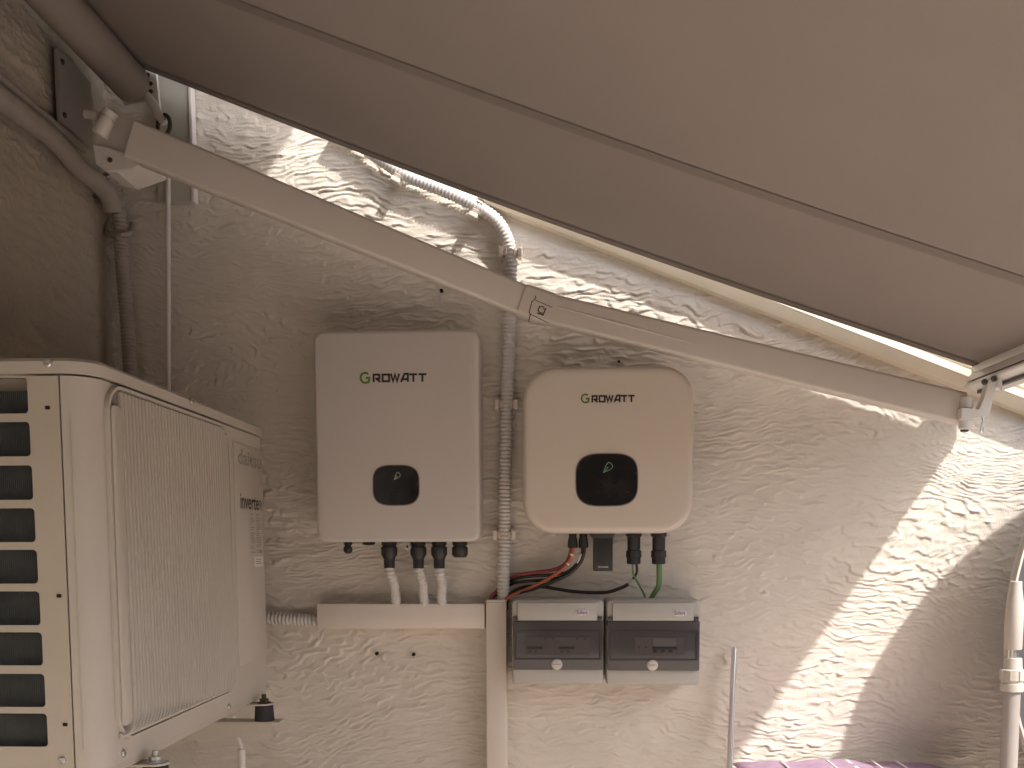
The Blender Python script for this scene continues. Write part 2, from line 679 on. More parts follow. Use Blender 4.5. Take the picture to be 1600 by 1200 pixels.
mb = MB()
mb.box((3.4, -2.75, 0), (3.6, 3.5, 2.15))  # unseen wall added at the right to hold back low sky light
tag(obj('plaster_wall', mb, 'brown_plaster', None, base=(3.5, 0, 0)), 'unseen brown wall added far to the right to block low sky light', 'wall')

# ground
mb = MB()
mb.quad((-40, -40, FLOOR), (40, -40, FLOOR), (40, 40, FLOOR), (-40, 40, FLOOR))
g = obj('ground', mb, 'ground', base=(0, 0, FLOOR))
g['kind'] = 'structure'

# coping along the sloping top of the back wall
sl = Vector((1, 0, CSL)).normalized()
up_s = Vector((-CSL, 0, 1)).normalized()
prof = [(0.030, 0.0), (-0.030, 0.0), (-0.033, 0.003), (-0.047, 0.020), (-0.050, 0.022), (-0.050, 0.036), (-0.045, 0.038), (-0.045, 0.042), (-0.050, 0.044), (-0.050, 0.049),
        (-0.045, 0.051), (-0.045, 0.055), (-0.050, 0.058), (-0.050, 0.066), (-0.044, 0.070), (0.10, 0.085), (0.10, 0.0)]
x_a, x_b = -0.165, 3.2
loops = []
for x in (x_a, x_b):
    p = Vector((x, YW, coping_z(x)))
    loops.append([p + Vector((0, a, 0)) + up_s * b for a, b in prof])
cop = MB()
cop.loft(loops)
obj('coping', cop, 'coping', back_wall)

# ---------------------------------------------------------------- awning
AW_Y = 2.175
aw_a, aw_b = at(220, 105, AW_Y), at(1522, 572, AW_Y)
ASL = (aw_b[2] - aw_a[2]) / (aw_b[0] - aw_a[0])
au = Vector((1, 0, ASL)).normalized()
an = Vector((-ASL, 0, 1)).normalized()


def awz(x):
    return aw_b[2] + ASL * (x - aw_b[0])


NEAR = 0.1
awning = thing('awning', 'taupe fabric folding arm awning stretched overhead across the terrace', 'awning', (-0.91, 0.3, 2.5))
TR = 0.042
tcx = at(199, 125, AW_Y - 0.03)[0]
tcz = awz(tcx) - TR / math.cos(math.atan(ASL))
tc = Vector((tcx, 0, tcz))
fx0 = (tc + an * TR).x


def fab_pt(x, y, off=0.0):
    sag = 0.017 * math.sin(math.pi * (x - fx0) / (aw_b[0] + 0.012 - fx0))
    return Vector((x, y, awz(x))) + an * (off - sag)


mb = MB()
nx, ny = 40, 30
xs = [fx0 + (aw_b[0] + 0.012 - fx0) * i / nx for i in range(nx + 1)]
ys = [AW_Y - (AW_Y - NEAR) * (j / ny) ** 1.6 for j in range(ny + 1)]
grid = [[mb.bm.verts.new(fab_pt(x, y)) for x in xs] for y in ys]
for j in range(ny):
    for i in range(nx):
        mb.bm.faces.new((grid[j][i], grid[j][i + 1], grid[j + 1][i + 1], grid[j + 1][i]))
fabric = obj('fabric', mb, 'fabric', awning, 30)


def strip(y0, y1, off, name, m):
    b = MB()
    a = [b.bm.verts.new(fab_pt(x, y0, off)) for x in xs]
    c = [b.bm.verts.new(fab_pt(x, y1, off)) for x in xs]
    for i in range(nx):
        b.bm.faces.new((a[i], a[i + 1], c[i + 1], c[i]))
    return obj(name, b, m, fabric, 30)


def plane_y(px, py):
    """depth where the sight line through a photo pixel meets the fabric"""
    d = V(_ray(px, py))
    e = V(EYE)
    p0 = Vector((aw_b[0], 0, aw_b[2]))
    t = (p0 - e).dot(an) / d.dot(an)
    return (e + d * t).y


ys1 = plane_y(1000, 218)
strip(ys1 - 0.013, ys1 + 0.016, -0.0016, 'seam', 'seam')
strip(ys1 + 0.0162, ys1 + 0.0172, -0.0022, 'stitch_line', 'stitch')
strip(AW_Y - 0.030, AW_Y, -0.0016, 'hem', 'seam')
strip(AW_Y - 0.0335, AW_Y - 0.0315, -0.0022, 'stitch_line', 'stitch')
for k in (1,):
    yk = ys1 - 1.0 * k
    strip(yk - 0.011, yk + 0.013, -0.0016, 'seam', 'seam')

# roller tube with the rolled fabric
mb = MB()
mb.lathe((tc.x, AW_Y - 0.012, tc.z), (0, -1, 0), [(0, TR * 0.9), (0.002, TR), (AW_Y - NEAR, TR)], 40)
roller = obj('roller_tube', mb, 'fabric', awning, 30)
# end plate of the roller with its screws
mb = MB()
ye = AW_Y + 0.004
pl = [at(214, 103, ye), at(243, 112, ye), at(247, 150, ye), at(250, 178, ye), at(238, 168, ye), at(226, 158, ye), at(195, 165, ye), at(185, 150, ye)]
mb.prism(pl, (0, 0.012, 0))
endp = obj('end_plate', mb, 'white', awning)
for q in ((231, 117), (236, 131), (236, 143)):
    p = at(*q, ye)
    screw(endp, (p[0], ye, p[2]), (0, -1, 0), 0.0045, m='rust')
# gear arm with the eye for the crank
mb = MB()
mb.tube([at(229, 148, ye - 0.01), at(240, 165, ye - 0.012), at(253, 186, ye - 0.014), at(258, 192, ye - 0.014)], [0.009, 0.011, 0.010, 0.008], 10)
gear = obj('gear_arm', mb, 'white', awning, 40)
mb = MB()
c0 = at(256, 196, ye - 0.014)
ring = [Vector((c0[0] + 0.017 * math.cos(t) * 1.0, c0[1] - 0.008 * math.cos(t), c0[2] + 0.022 * math.sin(t))) for t in [2 * math.pi * i / 24 for i in range(25)]]
mb.tube(ring, 0.0045, 8)
obj('crank_eye', mb, 'rust', gear, 40)

# hood added over the roller to keep sky light off the side wall
mb = MB()
mb.prism([(XL + 0.003, NEAR, 2.66), (XL + 0.003, NEAR, 2.672), (tc.x + 0.06, NEAR, 2.60), (tc.x + 0.06, NEAR, 2.575), (tc.x + 0.052, NEAR, 2.575), (tc.x + 0.052, NEAR, 2.592)], (0, AW_Y - NEAR, 0))
obj('sky_block_hood', mb, 'bar_white', awning)

# wall bracket of the awning on the side wall
mb = MB()
yb = 2.02
mb.box((XL + 0.012, 2.00, 2.365), (XL + 0.022, 2.14, 2.51), 0.003)
wb = obj('wall_bracket', mb, 'fangrey', awning)
for z in (2.385, 2.490):
    screw(wb, (XL + 0.022, 2.015, z), (1, 0, 0), 0.006, m='rust')
# torsion plate under the roller that carries the shoulder
S = V(at(196, 214, 1.95))
mb = MB()
q = [at(140, 178, 1.97), at(176, 168, 1.97), at(206, 184, 1.97), at(236, 215, 1.97), at(228, 252, 1.97), at(182, 268, 1.97), at(158, 262, 1.97), at(152, 215, 1.97)]
mb.prism(q, (0, 0.10, 0))
sh = obj('shoulder_bracket', mb, 'white', awning)
mb = MB()
q = [at(146, 226, 1.955), at(180, 234, 1.955), at(234, 250, 1.955), at(206, 262, 1.955), at(166, 266, 1.955), at(150, 256, 1.955)]
mb.prism(q, (0, 0.012, 0))
obj('shoulder_plate', mb, 'white', awning)
for q in ((172, 250), (205, 247)):
    p = at(*q, 1.955)
    screw(sh, (p[0], 1.955, p[2]), (0, -1, 0), 0.005, m='rust')
# knuckle barrel
p0, p1 = V(at(174, 174, 1.945)), V(at(155, 212, 1.945))
mb = MB()
ax = (p1 - p0)
L = ax.length
mb.lathe(p0, ax, [(0, 0.011), (0.001, 0.0145), (L * 0.27, 0.0145), (L * 0.28, 0.012), (L * 0.31, 0.012), (L * 0.32, 0.0155), (L * 0.97, 0.0155), (L, 0.011)], 20)
kn = obj('knuckle', mb, 'white', sh, 35)
mb = MB()
mb.lathe(V(at(133, 178, 1.97)), (1, -0.2, -0.25), [(0, 0.006), (0.002, 0.009), (0.033, 0.009), (0.035, 0.006)], 16)
obj('pivot_boss', mb, 'white', sh, 35)

# folding arm: two box sections and the elbow
E0 = V(at(838, 479, 2.145))
Fp = V(at(1508, 641, 2.07))
S = V(at(205, 220, 1.95))


def beam(a, b, ha, hb, th, bev=0.008, name='arm_section', m='arm', parent=None, ta=0.0, tb=0.0):
    d = (b - a).normalized()
    nn = Vector((0, -1, 0))
    nn = (nn - d * nn.dot(d)).normalized()      # faces the terrace
    u = d.cross(nn)
    if u.z < 0:
        u = -u
    loops = []
    for p, h in ((a + d * ta, ha), (b - d * tb, hb)):
        loops.append([p + u * q[1] * h / 1.0 + nn * q[0] for q in [(s[0], s[1] / 1.0) for s in rr2(-th / 2, th / 2, -0.5, 0.5, 0.0001, 1)]])
    bmx = MB()
    L2 = []
    for p, h in ((a + d * ta, ha), (b - d * tb, hb)):
        L2.append([p + nn * x + u * z for x, z in rr2(-th / 2, th / 2, -h / 2, h / 2, bev, 4)])
    bmx.loft(L2)
    return obj(name, bmx, m, parent, 30), d, u, nn


arm = thing('unused', '', '', (0, 0, 0)) if False else None
a1, d1, u1, n1 = beam(S, E0, 0.076, 0.064, 0.036, parent=awning, name='folding_arm', tb=0.012)
a2, d2, u2, n2 = beam(E0, Fp, 0.064, 0.066, 0.036, parent=awning, name='folding_arm', ta=0.025, tb=0.01)
# second section has a soft ridge along its face
mb = MB()
pa, pb = E0 + d2 * 0.05 + u2 * 0.006 + n2 * 0.018, E0 + d2 * 0.36 - u2 * 0.002 + n2 * 0.018
mb.tube([pa, pa.lerp(pb, .5), pb], [0.0015, 0.003, 0.0005], 8, flat=0.6)
obj('ridge', mb, 'arm', a2, 60)
# elbow casting
mb = MB()
dm = (d1 + d2).normalized()
um = (u1 + u2).normalized()
nm = (n1 + n2).normalized()
flat = lambda d: (d - nm * d.dot(nm)).normalized()
LL = []
for p, uu, h in ((E0 - flat(d1) * 0.034, u1, 0.066), (E0 - flat(d1) * 0.031, u1, 0.0675), (E0, um, 0.0705), (E0 + flat(d2) * 0.031, u2, 0.067), (E0 + flat(d2) * 0.034, u2, 0.0655)):
    LL.append([p + nm * x + uu * z for x, z in rr2(-0.022, 0.0275, -h / 2, h / 2, 0.009, 4)])
mb.loft(LL)
elbow = obj('elbow_joint', mb, 'arm', awning, 30)


def elb(px, py, lift=0.0):
    d = V(_ray(px, py))
    p0 = E0 + nm * (0.0281 + lift)
    return V(EYE) + d * ((p0 - V(EYE)).dot(nm) / d.dot(nm))


mb = MB()
ribbon(mb, [(837, 462), (836.5, 466.5), (831, 472), (827, 487), (828.5, 491.5), (826, 503)], 1.3, elb)
obj('casting_seam', mb, 'ink', elbow)
mb = MB()
ribbon(mb, [(836.5, 469), (863, 480.5)], 1.1, elb)
ribbon(mb, [(829, 491), (857, 505)], 1.1, elb, 0.0002)
obj('casting_seam', mb, 'darkink', elbow)
mb = MB()
ribbon(mb, [(850, 479.5), (843, 479), (840.5, 485), (843.5, 488.5), (848, 489.5)], 1.9, elb)
ribbon(mb, [(848.5, 482.5), (852.5, 482.5), (848.5, 492.3), (839, 489)], 2.0, elb, 0.0002)
obj('logo', mb, 'darkink', elbow)

# front bar
bx, bz = aw_b[0], aw_b[2]
mb = MB()
fprof = [(0.0, 0.012), (0.046, 0.020), (0.072, 0.004), (0.074, -0.030), (0.066, -0.052), (0.030, -0.058), (0.004, -0.056), (-0.016, -0.046),
         (-0.018, -0.042), (-0.0165, -0.0385), (-0.0105, -0.0385), (-0.0105, -0.034), (-0.0145, -0.034), (-0.008, -0.020), (-0.004, -0.016), (-0.004, -0.006)]


def bar_pt(a, b, y):
    return Vector((bx + a, y, bz + b))


mb.loft([[bar_pt(a, b, NEAR) for a, b in fprof], [bar_pt(a, b, AW_Y - 0.004) for a, b in fprof]])
bar = obj('front_bar', mb, 'bar_white', awning, 20)
mb = MB()
mb.loft([[bar_pt(a * 1.03, b * 1.03, AW_Y - 0.004) for a, b in fprof], [bar_pt(a * 1.03, b * 1.03, AW_Y + 0.003) for a, b in fprof]])
obj('end_cap', mb, 'bar_white', bar)
# dark strip standing for the shadow inside the groove, and lower lip
mb = MB()
mb.box((bx - 0.0125, NEAR, bz - 0.0382), (bx - 0.008, AW_Y - 0.02, bz - 0.0342))
obj('groove_shadow', mb, 'groove', bar)
mb = MB()
mb.box((bx + 0.0, NEAR, bz - 0.062), (bx + 0.010, AW_Y - 0.02, bz - 0.0555))
obj('valance_track', mb, 'groove', bar)

# front hinge of the arm
yh = 2.03
mb = MB()
q = [at(1546, 590, yh), at(1561, 588, yh), at(1551, 628, yh), at(1545, 650, yh), at(1516, 655, yh), at(1502, 654, yh), at(1503, 637, yh), at(1530, 640, yh), at(1538, 622, yh)]
mb.prism(q, (0, 0.022, 0))
hinge = obj('arm_hinge', mb, 'bar_white', awning)
for (u, w), r in (((1538, 597), 0.0065), ((1553, 592), 0.0065)):
    p = at(u, w, yh - 0.002)
    screw(hinge, p, (0, -1, 0), r, m='groove')
mb = MB()
pt, pbm = V(at(1511, 620, 2.05)), V(at(1507, 672, 2.05))
axh = (pbm - pt)
Lh = axh.length
mb.lathe(pt, axh, [(0, 0.008), (0.002, 0.0125), (Lh * .34, 0.0125), (Lh * .35, 0.0105), (Lh * .37, 0.0105), (Lh * .38, 0.0125), (Lh * .66, 0.0125), (Lh * .67, 0.0105), (Lh * .69, 0.0105), (Lh * .70, 0.0125), (Lh * .96, 0.012), (Lh, 0.008)], 18)
obj('hinge_barrel', mb, 'bar_white', hinge, 35)
mb = MB()
mb.lathe(pbm, axh, [(0, 0.008), (0.003, 0.008), (0.004, 0.004)], 14)
obj('hinge_pin', mb, 'rust', hinge, 35)
mb = MB()
mb.tube(spline([at(1533, 655, 2.03), at(1536, 652, 2.03), at(1535, 660, 2.03), at(1532, 672, 2.03), at(1533.5, 675.5, 2.03), at(1536, 674, 2.03), at(1537, 668, 2.03)], 5), 0.0017, 8)
obj('hook', mb, 'chrome', hinge, 60)
mb = MB()
q = [at(1560, 588, yh), at(1566, 590, yh), at(1566, 612, yh), at(1563, 608, yh), at(1556, 604, yh)]
mb.prism(q, (0, 0.012, 0))
obj('hinge_ear', mb, 'bar_white', hinge)

# ---------------------------------------------------------------- white cover plate and thin rod beside the roller
mb = MB()
p0, p1 = at(243, 100, 2.235), at(306, 248, 2.235)
xA, xB = p0[0], p1[0]
mb.box((xA, 2.222, 2.28), (xB - 0.008, 2.243, 2.60), 0.002)
cv = thing('cable_cover', 'pale grey flat cover on the plaster beside the awning roller end', 'cover', (xA, 2.235, 2.28))
obj('cover_face', mb, 'wallgrey', cv)
mb = MB()
mb.box((xB - 0.0078, 2.218, 2.28), (xB, 2.244, 2.60), 0.002)
obj('edge_strip', mb, 'white', cv)
mb = MB()
mb.tube([at(262.5, 240, 2.21), at(262.5, 420, 2.21), at(263, 700, 2.21)], 0.0058, 12)
tag(obj('thin_pipe', mb, 'white', None, 60), 'thin straight white pipe rising behind the outdoor unit', 'pipe')

# ---------------------------------------------------------------- pipes in the corner
mb = MB()
px_ = XL + 0.035
pth = [(px_, 0.7, 2.288), atx(0, 152, px_), atx(80, 214, px_), (px_, 2.05, 2.290), (px_ + 0.003, 2.12, 2.288), (px_ + 0.006, 2.16, 2.278), (px_ + 0.008, 2.18, 2.25)]
mb.tube(spline(pth, 8), 0.021, 14)
tag(obj('wrapped_pipe', mb, 'dark_wrap', None, 60), 'thick wrapped pipe running level along the side wall into the corner', 'pipe')
mb = MB()
pth = [(XL + 0.030, 0.7, 2.345), (XL + 0.030, 1.5, 2.345), (XL + 0.032, 1.95, 2.34), (XL + 0.04, 2.06, 2.335)]
mb.tube(spline(pth, 8), 0.009, 12)
tag(obj('thin_conduit', mb, 'dark_wrap', None, 60), 'thin grey conduit running just above the thick wrapped pipe', 'conduit')
mb = MB()
corrugated(mb, [at(166, 272, 2.17), at(180, 300, 2.195), at(187, 345, 2.20), at(192, 420, 2.20), at(200, 520, 2.20), at(206, 640, 2.19), at(210, 760, 2.18)], 0.0165, 0.0085, 0.002)
cc = obj('corner_conduit', mb, 'dark_wrap', None, 60)
tag(cc, 'shaded corrugated conduit dropping down the wall corner behind the outdoor unit', 'conduit')
mb = MB()
mb.tube([at(170, 345, 2.235), at(166, 362, 2.225), at(172, 368, 2.20), at(190, 366, 2.178), at(204, 364, 2.20), at(207, 350, 2.235)], 0.006, 8)
tag(obj('pipe_clip', mb, 'dark_wrap', None, 60), 'dark clip strap round the corrugated conduit in the wall corner', 'clip')

# ---------------------------------------------------------------- main conduit with clips
mb = MB()
path = [at(520, 196, 2.224), at(560, 224, 2.224), at(605, 256, 2.224), at(640, 276, 2.224), at(700, 300, 2.224), at(745, 322, 2.224), at(776, 345, 2.224), at(793, 375, 2.224), at(797.5, 410, 2.224), at(796.5, 470, 2.224), at(794, 560, 2.224),
        at(791, 660, 2.224), at(789, 760, 2.224), at(788, 860, 2.222), at(786, 945, 2.218)]
corrugated(mb, path, 0.0152, 0.0088, 0.0024, 16)
tag(obj('corrugated_conduit', mb, 'grey_pvc', None, 60), 'long grey corrugated conduit bending down the wall between the two inverters', 'conduit')


def clip(px, py, ang, label):
    c = V(at(px, py, 2.224))
    t = thing('conduit_clip', label, 'clip', (c.x, YW, c.z), 'clips holding the long conduit')
    R3 = Matrix.Translation(c) @ Matrix.Rotation(-rad(ang), 4, 'Y')
    mb = MB()
    arc = []
    for i in range(15):
        a = rad(-150 + 300 * i / 14) + math.pi / 2
        arc.append((math.cos(a), math.sin(a)))
    loops = []
    for ri, ro in ((0.0158, 0.0182),):
        out = [(x * ro, y * ro) for x, y in arc] + [(x * ri, y * ri) for x, y in arc[::-1]]
        loops = [[R3 @ Vector((x, y, z)) for x, y in out] for z in (-0.0075, 0.0075)]
    mb.loft(loops)
    obj('clip_ring', mb, 'duct', t, 40)
    for s in (-1, 1):
        mb = MB()
        mb.box((s * 0.0165 if s > 0 else -0.0265, -0.0165, -0.0105), (0.0265 if s > 0 else -0.0165, 0.015, 0.0105), 0.002, mtx=R3)
        obj('clip_jaw', mb, 'duct', t)


clip(626, 270, 62, 'conduit clip on the bright plaster, nearest to the awning fabric edge')
clip(747, 325, 62, 'conduit clip just before the conduit bends down')
clip(797.5, 396, -4, 'conduit clip just below the bend, above the awning arm')
clip(791.5, 633, -1, 'conduit clip beside the top of the right inverter, under the awning arm')
clip(788.5, 836, -1, 'lowest conduit clip, level with the inverter bottoms')

# ---------------------------------------------------------------- trunking
def P(px, py, y):
    return V(at(px, py, y))


def cover_box(name, a, b, y0, bev, m, label, cat, yb=YW - 0.002):
    """box whose front face spans two photo corners at depth y0"""
    p, q = P(*a, y0), P(*b, y0)
    mb = MB()
    mb.box((min(p.x, q.x), y0, min(p.z, q.z)), (max(p.x, q.x), yb, max(p.z, q.z)), bev)
    return mb, min(p.x, q.x), max(p.x, q.x), min(p.z, q.z), max(p.z, q.z)


mb, x0, x1, z0, z1 = cover_box('', (494.5, 943.5), (757.5, 982), 2.195, 0.0025, 'duct', '', '')
t = thing('cable_trunking', 'horizontal cream cable trunking under the left inverter', 'trunking', (x0, 2.24, z0))
obj('lid', mb, 'duct', t, 35)
mb = MB()
mb.box((x0 + 0.002, 2.2, z0 - 0.0012), (x1 - 0.002, YW - 0.001, z0 - 0.0002))
obj('base_tray', mb, 'duct', t)
mb = MB()
p, q = P(759, 937.5, 2.187), P(798, 1400, 2.187)
mb.box((p.x, 2.187, 0.35), (q.x - 0.008, YW - 0.002, p.z), 0.003)
t = thing('cable_trunking', 'vertical cream cable trunking left of the two breaker boxes', 'trunking', (p.x, 2.24, 0.35))
lid = obj('lid', mb, 'duct', t, 35)
mb = MB()
mb.box((p.x + 0.001, 2.1855, p.z - 0.006), (q.x - 0.009, 2.1868, p.z - 0.0055))
obj('lid_edge', mb, 'midink', lid)

# short conduit from the outdoor unit into the trunking
mb = MB()
corrugated(mb, [at(300, 962, 2.226), at(380, 964, 2.226), at(430, 966, 2.226), at(470, 968, 2.226), at(505, 969, 2.226)], 0.0145, 0.0088, 0.0024, 14)
tag(obj('corrugated_conduit', mb, 'grey_pvc', None, 60), 'short level corrugated conduit between the outdoor unit and the trunking', 'conduit')

# ---------------------------------------------------------------- lettering GROWATT drawn as strokes
def growatt(parent, px0, px1, base_py, cap_py, g_top, g_bot, y):
    a, b = P(px0, base_py, y), P(px1, base_py, y)
    zc = P(px0, cap_py, y).z
    W, H = b.x - a.x, zc - a.z
    ztop, zbot = P(px0, g_top, y).z, P(px0, g_bot, y).z

    def to3(x, z, lift=0.0):
        return (a.x + x, y - 0.0005 - lift, a.z + z)
    # G
    R0 = (ztop - zbot) / 2
    cz = (ztop + zbot) / 2 - a.z
    tg = R0 * 0.36
    r = R0 - tg / 2
    pts = [(R0 + r * 0.95 * math.cos(rad(t)), cz + r * math.sin(rad(t))) for t in range(48, 301, 14)]
    pts += [(R0 + r * 0.72, cz - r * 0.82), (R0 + r * 0.82, cz - r * 0.02), (R0 + r * 0.10, cz - r * 0.02)]
    mb = MB()
    ribbon(mb, pts, tg, to3)
    mb2 = MB()
    xg = R0 * 2 + W * 0.02
    rest = W - xg
    cw = rest / 6.0
    t = H * 0.25
    h = H

    def L(i, pts, lift=0):
        ox = xg + i * cw
        ribbon(mb2, [(ox + (0.04 + x * 0.92) * cw, z * h) for x, z in pts], t, to3, lift)
    e = 0.1
    L(0, [(0.10, 0), (0.10, 0.9), (0.78, 0.9), (0.78, 0.42), (0.30, 0.42)])
    L(0, [(0.42, 0.42), (0.88, 0.0)], 0.0002)
    ox = xg + 1 * cw
    ribbon(mb2, [(ox + x * cw, z * h) for x, z in ((0.12, e), (0.84, e), (0.84, 1 - e), (0.12, 1 - e))], t, to3, 0, True)
    L(2, [(0.0, 1.0), (0.26, 0.08), (0.50, 0.9), (0.74, 0.08), (1.0, 1.0)])
    L(3, [(0.12, 0), (0.55, 0.97), (0.95, 0.97), (0.95, 0)])
    L(3, [(0.35, 0.32), (0.9, 0.32)], 0.0002)
    L(4, [(0.02, 0.9), (0.98, 0.9)])
    L(4, [(0.52, 0.9), (0.52, 0)], 0.0002)
    L(5, [(0.04, 0.9), (1.0, 0.9)])
    L(5, [(0.52, 0.9), (0.52, 0)], 0.0002)
    lg = obj('lettering', mb2, 'ink', parent)
    obj('lettering', mb, 'green', parent)['label'] = 'green capital letter G of the lettering'
    return lg


def leaf_icon(parent, cx, cy, w, h, y, m='leaf'):
    c = P(cx, cy, y)
    s = 2.1 / 1500

    def to3(x, z, lift=0.0):
        return (c.x + x * s, y - 0.0006 - lift, c.z + z * s)
    mb = MB()
    o = []
    for i in range(15):
        t = i / 14
        o.append((-0.5 + t, -0.5 + t + 0.58 * math.sin(math.pi * t)))
    for i in range(1, 14):
        t = 1 - i / 14
        o.append((-0.5 + t + 0.58 * math.sin(math.pi * t), -0.5 + t))
    ribbon(mb, [(x * w, z * h) for x, z in o], 0.9, to3, 0, True)
    ribbon(mb, [(-0.35 * w, -0.42 * h), (-0.05 * w, 0.0 * h), (0.12 * w, 0.12 * h)], 0.9, to3, 0.0002)
    return obj('leaf_icon', mb, m, parent)


def gland(parent, px, y, prof, name='cable_gland', top=848, n=22):
    """prof: (photo row, half width in photo pixels) down from the case"""
    c = P(px, top, y)
    s = y / 1500.0
    z0 = c.z
    mb = MB()
    pr = [((r - top) * s, w * s) for r, w in prof]
    mb.lathe(c, (0, 0, -1), pr, n)
    return obj(name, mb, 'black', parent, 35)


# left inverter
yI = 2.10
p, q = P(486.5, 517, yI), P(747.5, 515.5, yI)
pb_, qb_ = P(496.5, 847, yI), P(748.5, 847.5, yI)
x0, x1 = (p.x + pb_.x) / 2, (q.x + qb_.x) / 2 + 0.001
z0, z1 = pb_.z, p.z
invL = thing('inverter', 'tall pale inverter with a small black display, left of the long conduit', 'inverter', ((x0 + x1) / 2, 2.23, z0), 'solar inverters on the wall')
mb = MB()
ol = rr2(x0, x1, z0, z1, 0.020, 7)
slab_y(mb, ol, [(yI + 0.046, 0), (yI + 0.010, 0), (yI + 0.004, 0.0012), (yI + 0.001, 0.004), (yI, 0.008)])
cover = obj('front_cover', mb, 'inv_white', invL, 40)
mb = MB()
slab_y(mb, rr2(x0 + 0.004, x1 - 0.002, z0 + 0.004, z1 - 0.004, 0.018, 7), [(YW - 0.02, 0), (yI + 0.047, 0)])
obj('housing', mb, 'inv_white', invL, 40)
mb = MB()
mb.box((x0 + 0.06, YW - 0.02, z0 + 0.1), (x1 - 0.06, YW + 0.0, z1 - 0.08))
obj('mounting_plate', mb, 'metal', invL)
for q2 in ((735.5, 567), (738.5, 794)):
    c = P(*q2, yI)
    mb = MB()
    mb.lathe((c.x, yI + 0.0005, c.z), (0, -1, 0), [(0, 0.0065), (0.0012, 0.0062), (0.0014, 0.005), (0.0006, 0.0045)], 18)
    obj('screw_cap', mb, 'inv_white', cover, 40)
growatt(invL, 561.5, 667, 597.5, 584.5, 581, 600, yI)


def display(parent, cxp, cyp, wp, hp, y):
    c = P(cxp, cyp, y)
    s = y / 1500
    mb = MB()
    slab_y(mb, sup2(c.x, c.z, wp / 2 * s, hp / 2 * s, 3.3), [(y + 0.002, 0), (y - 0.0008, 0), (y - 0.0014, 0.0006)])
    ring = obj('bezel', mb, 'midink', parent, 30)
    mb = MB()
    slab_y(mb, sup2(c.x, c.z, (wp / 2 - 1.3) * s, (hp / 2 - 1.3) * s, 3.3), [(y, 0), (y - 0.0016, 0), (y - 0.0022, 0.0008)])
    return obj('display', mb, 'gloss', parent, 30)


d = display(invL, 619, 758.5, 74, 63.5, yI)
leaf_icon(d, 620, 744.5, 8.0, 9.5, yI - 0.0024, 'leafpale' if 'leafpale' in M else 'leaf')
yg = 2.165
for px, pr in ((543.5, [(845, 6.5), (851, 6.5), (852, 5), (854, 5), (855, 7), (860, 7), (863, 6), (865, 3)]),
               (576, [(845, 10), (850, 10), (851, 8), (852, 3)]),
               (718.5, [(845, 12), (851, 12), (852, 10.5), (854, 10.5), (855, 12.5), (866, 12.5), (870, 10), (871, 8)])):
    gland(invL, px, yg, pr, top=845)
for px in (608, 653.5, 686):
    gland(invL, px, yg, [(845, 12), (851, 12), (852, 10.5), (854, 10.5), (855, 12.8), (866, 12.8), (871, 10), (875, 8.6), (877, 9), (879, 8.4), (881, 9), (883, 8.4), (885, 8.8), (888, 8)], top=845)
mb = MB()
c = P(637.5, 854, 2.15)
mb.lathe(c, (0, -1, 0), [(0, 0.0085), (0.006, 0.0085), (0.0062, 0.006), (0.010, 0.006), (0.0102, 0.003)], 18)
eb = obj('earth_bolt', mb, 'metal', invL, 35)
mb = MB()
mb.lathe((c.x, 2.1396, c.z), (0, -1, 0), [(0, 0.0028), (0.0005, 0.0028)], 14)
obj('bolt_socket', mb, 'hole', eb)
mb = MB()
mb.box((c.x - 0.004, 2.15, c.z), (c.x + 0.004, 2.158, z0 + 0.006))
obj('earth_lug', mb, 'metal', eb)

for (pa, pb2, py0), lab in (((608, 619, 884), 'left corrugated sleeve from the left inverter down to the trunking'),
                            ((653.5, 663, 880), 'middle corrugated sleeve from the left inverter down to the trunking'),
                            ((686, 691, 886), 'right corrugated sleeve from the left inverter down to the trunking')):
    mb = MB()
    corrugated(mb, [at(pa, py0, yg), at(pa + 1.5, py0 + 12, yg), at((pa + pb2) / 2 + 2, 912, yg + 0.012), at(pb2 - 1.5, 930, yg + 0.028), at(pb2, 943, yg + 0.04), at(pb2, 955, yg + 0.05)], 0.0118, 0.0072, 0.002, 14)
    tag(obj('corrugated_sleeve', mb, 'grey_pvc', None, 60), lab, 'conduit', 'sleeves under the left inverter')

# right inverter
yI = 2.09
p, q = P(815.5, 572, yI), P(1084, 833, yI)
x0, x1, z0, z1 = p.x, q.x, q.z, p.z
invR = thing('inverter', 'squarish cream inverter with round corners, right of the long conduit', 'inverter', ((x0 + x1) / 2, 2.23, z0), 'solar inverters on the wall')
mb = MB()
k = 0.062
ol = []
cx_, cz_ = (x0 + x1) / 2, (z0 + z1) / 2
ol = rr2(x0, x1, z0, z1, 0.071, 12)
bul = []
for (x, z) in ol:
    fx = (x - cx_) / ((x1 - x0) / 2)
    fz = (z - cz_) / ((z1 - z0) / 2)
    bul.append((x - 0.0025 * np.sign(fx) * (abs(fz) ** 2) * (abs(fx) > 0.98), z))
slab_y(mb, bul, [(yI + 0.075, 0.004), (yI + 0.03, 0), (yI + 0.016, 0.0004), (yI + 0.008, 0.002), (yI + 0.003, 0.005), (yI + 0.0007, 0.010), (yI, 0.018)])
cover = obj('front_cover', mb, 'inv_cream', invR, 50)
mb = MB()
slab_y(mb, rr2(x0 + 0.012, x1 - 0.012, z0 + 0.010, z1 - 0.012, 0.060, 10), [(YW - 0.02, 0), (yI + 0.076, 0)])
obj('heat_sink', mb, 'box_grey', invR, 40)
mb = MB()
mb.box((x0 + 0.08, YW - 0.02, z0 + 0.1), (x1 - 0.08, YW + 0.0, z1 - 0.1))
obj('mounting_plate', mb, 'metal', invR)
growatt(invR, 907, 992, 629, 618, 615, 630.5, yI)
d = display(invR, 948, 750, 97, 82, yI)
